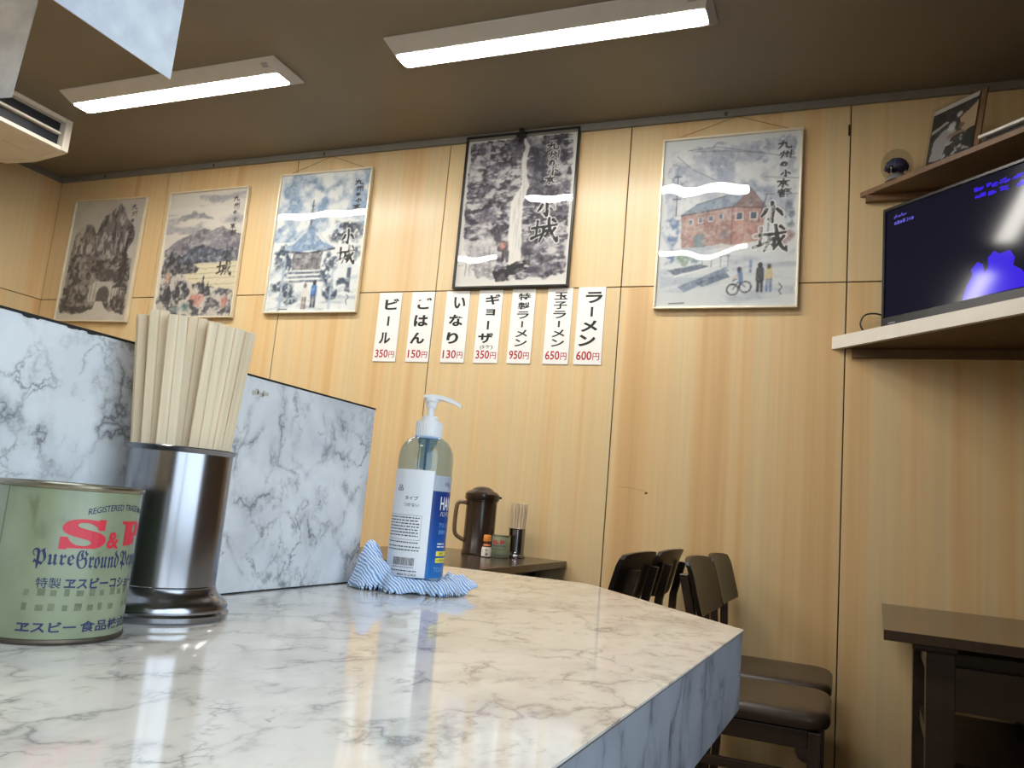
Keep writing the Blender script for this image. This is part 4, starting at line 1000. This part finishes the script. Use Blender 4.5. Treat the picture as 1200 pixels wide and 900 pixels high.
# ------------------------------------------------------------------ far table and what stands on it
ZTB = H - .205
def dining_table(x0, x1, y0, y1, zt, label, rz=0):
    t = thing('dining_table', ((x0 + x1) / 2, (y0 + y1) / 2, 0), label, 'table', 'dark wooden tables along the back wall', rz)
    w_, d_ = (x1 - x0) / 2, (y1 - y0) / 2; dw = MT['dark_wood']
    mobj('tabletop', bx(-w_, w_, -d_, d_, zt - .026, zt, bev=.002), MT['dark_top'], t)
    lx, ly, lw = w_ - .132, d_ - .070, .033
    for sx in (-1, 1):
        for sy in (-1, 1):
            mobj('leg', bx(sx * lx - lw, sx * lx + lw, sy * ly - lw, sy * ly + lw, 0, zt - .045, bev=.003), dw, t)
        x_ = sx * (lx + .030)                    # rounded bearer under the top
        mobj('bearer', bx(min(x_ - sx * .07, x_ + sx * .035), max(x_ - sx * .07, x_ + sx * .035), -d_ + .03, d_ - .03, zt - .045, zt - .0265, bev=.008, seg=3), dw, t)
        mobj('side_apron', bx(sx * lx - .010, sx * lx + .010, -ly + lw, ly - lw, zt - .155, zt - .046), dw, t)
        mobj('side_rail', bx(sx * lx - .012, sx * lx + .012, -ly + lw, ly - lw, zt - .36, zt - .315), dw, t)
    for sy in (-1, 1):
        y_ = sy * (ly + lw - .012)
        mobj('end_apron', bx(-lx + lw, lx - lw, y_ - .010, y_ + .010, zt - .180, zt - .075), dw, t)
        mobj('recess_board', bx(-lx + lw, lx - lw, y_ - sy * .045 - .006, y_ - sy * .045 + .006, zt - .076, zt - .046), dw, t)
        mobj('end_rail', bx(-lx + lw, lx - lw, y_ - .010, y_ + .010, zt - .400, zt - .338), dw, t)
    mobj('under_shelf', bx(-lx + .012, lx - .012, -ly + .06, ly - .06, zt - .335, zt - .320), dw, t)
    return t
dining_table(-1.72, -1.055, 2.33, YW - .002, ZTB, 'dark wooden table with a pitcher on it, behind the gel bottle')
dining_table(.132, .702, 2.335, 3.280, H - .226, 'dark brown wooden table below the television', math.radians(-2.3))

px, py = -1.371, 3.085
pt = thing('pitcher', (px, py, ZTB), 'dark brown plastic water pitcher with a tan handle', 'pitcher')
MT['pitcher'] = plain('dark_brown_plastic', (44, 32, 26), .22, var=.15); MT['handle'] = plain('tan_brown_plastic', (112, 90, 62), .35)
r0 = .0665
mobj('jug', lathe([(r0 - .004, 0), (r0 + .001, .002), (r0, .016), (r0 - .003, .020), (r0 - .003, .215), (r0, .218), (r0, .224)], 48), MT['pitcher'], pt, smooth=True)
bm = lathe([(r0 + .003, .222), (r0 + .005, .228), (r0 + .004, .246), (r0 - .006, .256), (.046, .261), (.040, .268), (.024, .275), (.006, .278)], 48)
lid = mobj('lid', bm, MT['pitcher'], pt, smooth=True)
sd = Vector((math.cos(yaw + .15), math.sin(yaw + .15), 0))
bm = bmesh.new(); box(bm, r0 - .004, r0 + .014, -.012, .012, .232, .242, bev=.004)
bmesh.ops.rotate(bm, cent=(0, 0, 0), matrix=Matrix.Rotation(math.atan2(sd.y, sd.x), 3, 'Z'), verts=bm.verts); mobj('spout', bm, MT['pitcher'], lid)
pts = spline([(-(r0 - .006), 0, .205), (-(r0 + .022), 0, .208), (-(r0 + .036), 0, .190), (-(r0 + .038), 0, .110), (-(r0 + .030), 0, .075), (-(r0 - .004), 0, .055)], 6)
bm = tube(pts, .0085, 10); bmesh.ops.rotate(bm, cent=(0, 0, 0), matrix=Matrix.Rotation(math.atan2(sd.y, sd.x), 3, 'Z'), verts=bm.verts); mobj('handle', bm, MT['handle'], pt, smooth=True)

sb = thing('sauce_bottle', (-1.288, 2.985, ZTB), 'small sauce bottle with an orange cap in front of the pitcher', 'bottle')
mobj('body', lathe([(.017, 0), (.0195, .002), (.0195, .030), (.0175, .040), (.0135, .050), (.0125, .066)], 32), plain('dark_sauce', (70, 38, 26), .12), sb, smooth=True)
mobj('cap', lathe([(.0150, .062), (.0155, .064), (.0150, .084), (.0130, .087)], 32), plain('orange_cap', (226, 142, 58), .4), sb, smooth=True)
mobj('neck_label', lathe([(.0158, .045), (.0137, .0515)], 32, False, False), plain('red_white_label', (206, 120, 84), .5, var=.4, scale=90), sb, smooth=True)
mobj('label', lathe([(.0198, .004), (.0198, .0305), (.0180, .040)], 32, False, False), plain('white_bottle_label', (222, 216, 206), .5), sb, smooth=True)
bm = bmesh.new()
pa = math.atan2(-2.985, 1.288)
add_text(bm, '醤', 0, .027, .012, .011, .02); add_text(bm, '油', 0, .013, .012, .011, .02); mobj('lettering', wrap(bm, .0200, pa), MT['ink'], sb)

pepper_can((-1.2600, 3.062, ZTB), .0385, .0883, math.atan2(-3.05, 1.26) - .30, 'small green pepper can standing on the dark table by the wall', False)
hx, hy = -1.236, 3.168
holder((hx, hy, ZTB), .0345, .118, .041, 'small steel chopstick holder on the dark table', 40)
sight = Vector((hx, hy, 0)).normalized(); side = Vector((sight.y, -sight.x, 0)); me_b = stick_mesh(.205, .0090, .0052)
for row, v in enumerate((-.021, -.011, -.001, .009, .019)):
    half = math.sqrt(max(0, (.0322 ** 2) - (abs(v) + .0026) ** 2)); nn = max(1, int((2 * half) / .0102)); gap = 2 * half / nn
    for i in range(nn):
        u = -half + gap * (i + .5); o = bpy.data.objects.new('chopsticks', me_b); C.objects.link(o)
        base = Vector((hx, hy, 0)) + side * u * .9 + sight * v * .9
        tipp = Vector((hx, hy, 0)) + side * (u * 1.18) + sight * (v * 1.1)
        o.location = base + Vector((0, 0, ZTB + .0176 + rnd.uniform(0, .002))); d = (tipp - base + Vector((0, 0, .2))).normalized()
        o.rotation_mode = 'QUATERNION'; o.rotation_quaternion = Vector((0, 0, 1)).rotation_difference(d) @ Matrix.Rotation(math.atan2(side.y, side.x) + rnd.uniform(-.08, .08), 3, 'Z').to_quaternion()
        o.scale = (1, 1, 1 - rnd.uniform(0, .01)); tag(o, 'pale wooden chopsticks in the small steel holder on the dark table', 'chopsticks', 'chopsticks in the far holder')

# ------------------------------------------------------------------ chairs
ZSEAT = H - .463
def make_chair(label):
    t = thing('dining_chair', (0, 0, 0), label, 'chair', 'dark brown dining chairs between the tables')
    dw = MT['dark_wood']; hw_ = .200
    bm = bmesh.new(); rings = []
    prof = [(.020, -.052), (.006, -.048), (0, -.038), (0, -.026), (.003, -.016), (.010, -.008), (.022, -.003), (.045, -.0008), (.09, 0), (.15, .0008)]
    for ins_, dz in prof:
        ax, ay, rc = .19 - ins_, hw_ - ins_, max(.012, .062 - ins_ * .5); ring = []
        rc = min(rc, ax * .95, ay * .95)
        for q_, (cx_, cy_) in enumerate(((ax - rc, ay - rc), (-ax + rc, ay - rc), (-ax + rc, -ay + rc), (ax - rc, -ay + rc))):
            for n_ in range(7):
                an = PI / 2 * (q_ + n_ / 6); ring.append(bm.verts.new((cx_ + rc * math.cos(an), cy_ + rc * math.sin(an), ZSEAT + dz)))
        rings.append(ring)
    for a, b in zip(rings, rings[1:]):
        for n_ in range(28): bm.faces.new((a[n_], a[(n_ + 1) % 28], b[(n_ + 1) % 28], b[n_]))
    bm.faces.new(rings[0][::-1]); bm.faces.new(rings[-1])
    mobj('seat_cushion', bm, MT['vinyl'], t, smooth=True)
    # curved backrest, leaning back
    bm = bmesh.new(); nu, nz = 12, 12; zb_, zt_ = ZSEAT + .195, H - .100
    F, B = [], []
    for j in range(nz + 1):
        v = j / nz; fr, br = [], []
        for i in range(nu + 1):
            u = i / nu * 2 - 1
            kk = v * 2 - 1; rc = .30
            lim = 1 - (max(0, abs(kk) - (1 - rc)) / rc) ** 2.4 * .07
            y = u * .222 * lim
            dz = -.008 * (abs(u) ** 3) * (1 if kk > 0 else -1) * max(0, abs(kk))
            z = zb_ + (zt_ - zb_) * v + dz
            x = -.155 - .040 * v - .016 * (1 - u * u) + (-.006 * max(0, v - .8) * 5)
            fr.append(bm.verts.new((x + .006, y, z))); br.append(bm.verts.new((x - .008, y * .985, z)))
        F.append(fr); B.append(br)
    for j in range(nz):
        for i in range(nu):
            bm.faces.new((F[j][i], F[j][i + 1], F[j + 1][i + 1], F[j + 1][i])); bm.faces.new((B[j][i + 1], B[j][i], B[j + 1][i], B[j + 1][i + 1]))
    for j in range(nz):
        bm.faces.new((F[j][0], F[j + 1][0], B[j + 1][0], B[j][0])); bm.faces.new((F[j + 1][nu], F[j][nu], B[j][nu], B[j + 1][nu]))
    for i in range(nu):
        bm.faces.new((F[0][i + 1], F[0][i], B[0][i], B[0][i + 1])); bm.faces.new((F[nz][i], F[nz][i + 1], B[nz][i + 1], B[nz][i]))
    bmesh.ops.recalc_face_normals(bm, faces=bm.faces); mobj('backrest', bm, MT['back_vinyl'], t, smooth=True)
    for s in (-1, 1):
        y = s * .135
        bm = bmesh.new(); sec = [(-.200, 0), (-.178, ZSEAT - .05), (-.188, ZSEAT + .19), (-.2165, zt_ - .050)]
        rg = []
        for x, z in sec: rg.append([bm.verts.new((x + a, y + b, z)) for a, b in ((-.016, -.014), (.010, -.014), (.010, .014), (-.016, .014))])
        for a, b in zip(rg, rg[1:]):
            for i in range(4): bm.faces.new((a[i], a[(i + 1) % 4], b[(i + 1) % 4], b[i]))
        bm.faces.new(rg[0][::-1]); bm.faces.new(rg[-1]); bmesh.ops.recalc_face_normals(bm, faces=bm.faces)
        bmesh.ops.bevel(bm, geom=bm.edges[:], offset=.002, segments=1, affect='EDGES')
        mobj('leg', bm, dw, t)
        yy = s * (hw_ - .022); mobj('leg', bx(.135, .168, yy - .016, yy + .016, 0, ZSEAT - .0535, bev=.003), dw, t)
        mobj('side_rail', bx(-.168, .134, yy - .010, yy + .010, ZSEAT - .100, ZSEAT - .053, bev=.002), dw, t)
        mobj('stretcher', bx(-.180, .140, yy - .008, yy + .008, ZSEAT - .185, ZSEAT - .160, bev=.002), dw, t)
        # rounded corner brace under the rail
        bm = bmesh.new(); pl = [(.134, ZSEAT - .100), (.134, ZSEAT - .135)] + [(.134 - .032 * math.sin(a), ZSEAT - .135 + .035 * (1 - math.cos(a)) ) for a in (.4, .8, 1.2, 1.57)]
        a = [bm.verts.new((x, yy - .009, z)) for x, z in pl]; b = [bm.verts.new((x, yy + .009, z)) for x, z in pl]
        bm.faces.new(a); bm.faces.new(b[::-1])
        for i in range(len(pl)): bm.faces.new((a[i], a[(i + 1) % len(pl)], b[(i + 1) % len(pl)], b[i]))
        bmesh.ops.recalc_face_normals(bm, faces=bm.faces); mobj('corner_brace', bm, dw, t)
    mobj('front_rail', bx(.140, .160, -hw_ + .038, hw_ - .038, ZSEAT - .100, ZSEAT - .053), dw, t)
    mobj('rear_rail', bx(-.196, -.178, -hw_ + .058, hw_ - .058, ZSEAT - .100, ZSEAT - .053), dw, t)
    return t
def copy_chair(src, label):
    r = src.copy(); C.objects.link(r); r['label'] = label
    for ch in src.children:
        c_ = ch.copy(); C.objects.link(c_); c_.parent = r
    return r
ch0 = make_chair('dark brown chair facing right, its padded seat showing nearest below the counter corner')
ch1 = copy_chair(ch0, 'dark brown chair facing right towards the television table, closer to the wall')
ch2 = copy_chair(ch0, 'dark brown chair facing left with its back to us, leftmost of the chair backs')
ch3 = copy_chair(ch0, 'dark brown chair facing left, second chair back from the left')
for o, x, y, rz in ((ch0, -.197, 2.580, 0), (ch1, -.197, 3.035, 0), (ch2, -.768, 2.520, PI), (ch3, -.768, 3.030, PI)):
    o.location = (x, y, 0); o.rotation_euler = (0, 0, rz)

# ------------------------------------------------------------------ corner shelves, television and ornaments
ZA, ZAb = H + .765, H + .716
sh = thing('television_shelf', (.35, 3.0, ZAb), 'corner shelf with a thick white edge carrying the television', 'shelf')
def tri(c, o): return [(x - o[0], y - o[1]) for x, y in c]
xs, e = -.042, .0015
o2 = (.35, 3.0)
yy = YW - .0015; xr = XR - .0015
front = [(xs, yy), (xr, yy - (xr - xs))]
mobj('board', prism(tri([(xs + .03, yy), (xr, yy - (xr - xs) + .03), (xr, yy)], o2), 0, ZA - ZAb - .002), MT['shelf_under'], sh)
mobj('white_edge', prism(tri([(xs, yy), (xr, yy - (xr - xs)), (xr, yy - (xr - xs) + .03), (xs + .03, yy)], o2), -.001, ZA - ZAb), MT['shelf_white'], sh)
mobj('batten', bx(.03 - .35, xr - .35, yy - .018 - 3.0, yy - 3.0, -.036, -.0015), MT['shelf_under'], sh)

S2 = math.sqrt(.5); ux, uy = S2, -S2       # along the corner shelf
tvx, tvy = .128, 3.245
tv = thing('television', (tvx, tvy, ZA), 'black flat television showing blue on a dark screen', 'television', rz=-PI / 4)
TW, Z0, Z1 = .735, .012, .487
mobj('casing', bx(0, TW, .012, .045, Z0, Z1, bev=.006), MT['black_pl'], tv)
bm = bmesh.new()
for a in ((0, TW, Z1 - .012, Z1), (0, TW, Z0, Z0 + .045), (0, .012, Z0 + .045, Z1 - .012), (TW - .012, TW, Z0 + .045, Z1 - .012)): box(bm, a[0], a[1], 0, .0125, a[2], a[3], bev=.0015, seg=1)
mobj('bezel', bm, plain('dark_grey_bezel', (34, 36, 40), .3), tv)
m, nt, b = new_mat('tv_screen')
b.inputs['Base Color'].default_value = (.006, .006, .010, 1); b.inputs['Roughness'].default_value = .09; b.inputs['Specular IOR Level'].default_value = .18
b.inputs['Emission Color'].default_value = (.06, .06, .16, 1); b.inputs['Emission Strength'].default_value = .05
scr = mobj('screen', bx(.012, TW - .012, .006, .012, Z0 + .045, Z1 - .012), m, tv)
gb = emit('tv_blue_glow', (.055, .02, 1.0), .50); gb.node_tree.nodes['Principled BSDF'].inputs['Base Color'].default_value = (.006, .006, .012, 1); gb.node_tree.nodes['Principled BSDF'].inputs['Roughness'].default_value = .09; gb.node_tree.nodes['Principled BSDF'].inputs['Specular IOR Level'].default_value = .18
gt = emit('tv_caption_glow', (.12, .10, .9), .38); gt.node_tree.nodes['Principled BSDF'].inputs['Base Color'].default_value = (.02, .02, .05, 1)
bm = bmesh.new()
for k in range(9): rect2(bm, .048 + k * .0065, .052 + k * .0065, .437 + .002 * (k % 3), .446 + .006 * ((k * 5) % 4 == 1))
for k in range(7):
    if k not in (4, 5): rect2(bm, .050 + k * .0125, .060 + k * .0125, .412, .423 + .003 * (k % 2))
add_text(bm, '24', .112, .4185, .018, .014, .01)
mobj('caption', upright(bm, 0, .0056, 0), gt, scr)
bm = bmesh.new()
for r_ in range(2):
    for k in range(7):
        x = .375 + k * .046 + .004 * r_
        for q in range(6):
            xx, zz = x + rnd.uniform(0, .028), .426 - r_ * .026 + rnd.uniform(0, .014); rect2(bm, xx, xx + rnd.uniform(.010, .022), zz, zz + rnd.uniform(.004, .010))
mobj('headline', upright(bm, 0, .0056, 0), gb, scr)
bm = bmesh.new(); bp = [(.335, .060), (.350, .105), (.372, .138), (.368, .160), (.392, .182), (.412, .168), (.416, .140), (.430, .152), (.428, .186), (.452, .205), (.470, .190), (.505, .194), (.522, .165), (.516, .140), (.545, .118), (.56, .09), (.58, .062)]
bm.faces.new([bm.verts.new((x, y, 0)) for x, y in bp]); mobj('picture_glow', upright(bm, 0, .0057, 0), gb, scr)
bm = bmesh.new(); [rect2(bm, .034 + k * .0046, .0372 + k * .0046, .030, .0345) for k in range(7)]; mobj('maker_mark', upright(bm, 0, -.0006, 0), plain('silver_print', (176, 176, 180), .4), tv)
mobj('stand', bx(.22, .52, -.02, .08, 0, .0125, bev=.003), MT['black_pl'], tv)
pts = spline([(tvx + .02, tvy + .03, ZA + .070), (tvx - .015, tvy + .035, ZA + .085), (tvx - .055, tvy + .038, ZA + .080), (tvx - .070, tvy + .035, ZA + .045), (tvx - .055, tvy + .032, ZA + .012), (tvx - .035, tvy + .03, ZA + .0035), (tvx + .03, tvy + .025, ZA + .0035)], 6)
tag(mobj('cable', tube(pts, .0032, 8), MT['black_pl'], smooth=True), 'thin black cable looping out beside the television', 'cable')

ZU = H + 1.353
us = thing('upper_shelf', (.4, 3.05, ZU), 'brown wooden corner shelf above the television', 'shelf')
xs2 = .047; o3 = (.4, 3.05)
mobj('board', prism(tri([(xs2, yy), (xr, yy - (xr - xs2)), (xr, yy)], o3), -.020, 0), MT['shelf_wood'], us)
mobj('batten', bx(xs2 + .02 - .4, xr - .4, yy - .025 - 3.05, yy - 3.05, -.046, -.0205), MT['shelf_wood'], us)

gx, gy = .172, 3.222
gl = thing('flower_dome', (gx, gy, ZU), 'small glass dome with a dark blue flower on the upper shelf', 'ornament')
mobj('base', lathe([(.040, 0), (.042, .003), (.040, .012), (.034, .018), (.030, .026)], 40), plain('pale_glass_base', (150, 150, 150), .15, .3), gl, smooth=True)
mobj('dome', lathe([(.034, .0185), (.047, .030), (.055, .050), (.057, .070), (.054, .090), (.044, .110), (.026, .124), (.003, .129)], 40, False, True), clear('dome_glass', (.86, .86, .84), .02, 1.4), gl, smooth=True)
fl = mobj('flower', lathe([(.006, .026), (.012, .030), (.012, .034)], 16), plain('stem_green', (40, 52, 44), .6), gl)
MT['petal'] = plain('navy_petal', (46, 50, 96), .5, var=.3, scale=60)
pm = bmesh.new(); bmesh.ops.create_icosphere(pm, subdivisions=2, radius=.0088)
for v in pm.verts: v.co.z *= .5; v.co.x *= 1.25
pme = bpy.data.meshes.new('petal'); pm.to_mesh(pme); pm.free(); pme.materials.append(MT['petal'])
for k in range(80):
    a, el = rnd.uniform(0, 2 * PI), math.asin(rnd.uniform(-.15, 1)); R_ = .034
    o = bpy.data.objects.new('petal', pme); C.objects.link(o); o.parent = fl
    o.location = (R_ * math.cos(el) * math.cos(a) * 1.1, R_ * math.cos(el) * math.sin(a) * 1.1, .056 + R_ * math.sin(el)); o.rotation_euler = (rnd.uniform(-.5, .5), PI / 2 - el + rnd.uniform(-.4, .4), a)

def paint_snapshot(w):
    p = Paint(w, 71, (40, 38, 38)); one = np.ones(p.X.shape)
    p.mix((p.Y < 8) * one, (196, 192, 186), 1)
    p.wash(one * (p.Y > 8), (70, 66, 66), .7, 9, .4, .6)
    p.mix(p.poly([(48, 34), (75, 14), (75, 58), (58, 62), (50, 50)], 2), (182, 158, 128), .95)
    p.mix(p.poly([(50, 14), (62, 10), (72, 18), (60, 26)], 2), (58, 56, 58), .9); p.mix(p.blob(46, 26, 5, 6, .4, 2), (206, 200, 194), .9)
    p.mix(p.poly([(2, 38), (26, 30), (30, 34), (2, 44)], 1), (178, 176, 172), .9)
    p.mix(p.poly([(6, 92), (8, 58), (20, 46), (36, 42), (44, 54), (38, 66), (30, 76), (26, 94)], 2), (158, 156, 156), .95)
    p.mix(p.blob(36, 44, 8, 10, .4, 2), (200, 198, 196), .9)
    p.mix(p.blob(52, 48, 6, 6, .4, 1), (110, 84, 70), .95); p.mix(p.stroke([(34, 60), (48, 58), (58, 60)], [7, 6, 4], 1), (140, 112, 96), .95)
    p.wash(p.poly([(30, 66), (72, 62), (72, 96), (26, 96)], 2), (176, 176, 176), .9, 6, .52, .62)
    p.mix(p.poly([(62, 60), (75, 58), (75, 96), (58, 84)], 1), (30, 28, 28), .9)
    p.mix((p.Y > 97) * one, (190, 186, 180), 1)
    return p
pf = thing('photo_stand', (.330, 3.062, ZU + .0040), 'propped dark photograph of a cook in a clear stand', 'photograph', rz=-PI / 4)
pf.rotation_euler = (-.20, 0, -PI / 4)
mobj('backing', bx(-.100, .112, .004, .010, 0.002, .252), MT['shelf_wood'], pf)
print_mesh('snapshot', paint_snapshot(90), .185, .240, pf, -.001).location = (-.004, 0, .124)
mobj('clear_front', bx(-.104, .116, -.006, -.003, 0, .258, bev=.001, seg=1), MT['film'], pf)


bk = thing('binder', (.415, 2.945, ZU), 'black binder with white page edges lying on the upper shelf', 'binder', rz=-PI / 4)
bm = bx(.012, .30, .010, .2, .0, .004); box(bm, .012, .30, .010, .2, .020, .0235); box(bm, .290, .30, .010, .2, .004, .020)
mobj('cover', bm, MT['black_pl'], bk); mobj('pages', bx(.016, .289, .014, .195, .0045, .0195), plain('dark_pages', (56, 52, 50), .8), bk)
tag(mobj('white_booklet', bx(0, .31, 0, .2, 0, .011, bev=.003), MT['white_pl'], None, (.415 - .012 * S2, 2.945 + .012 * S2, ZU + .0240)), 'white booklet lying on the black binder', 'booklet').rotation_euler = (0, 0, -PI / 4)

bm = bmesh.new(); vs = [bm.verts.new((x, 0, z)) for x, z in ((-.006, -.003), (.004, -.005), (.008, .001), (.002, .006), (-.004, .004))]; bm.faces.new(vs)
mobj('stain', bm, plain('dark_speck', (96, 70, 40), .8), wb, (-.738, YW - .0004, H + .104))
bm = tube([(-.85, YW - .0003, H + .122), (-.80, YW - .0003, H + .121), (-.745, YW - .0003, H + .112)], .0006, 5)
mobj('scratch', bm, plain('scratch_brown', (150, 112, 66), .8), wb)

if _to.name in C.objects: C.objects.unlink(_to)
bpy.data.objects.remove(_to)
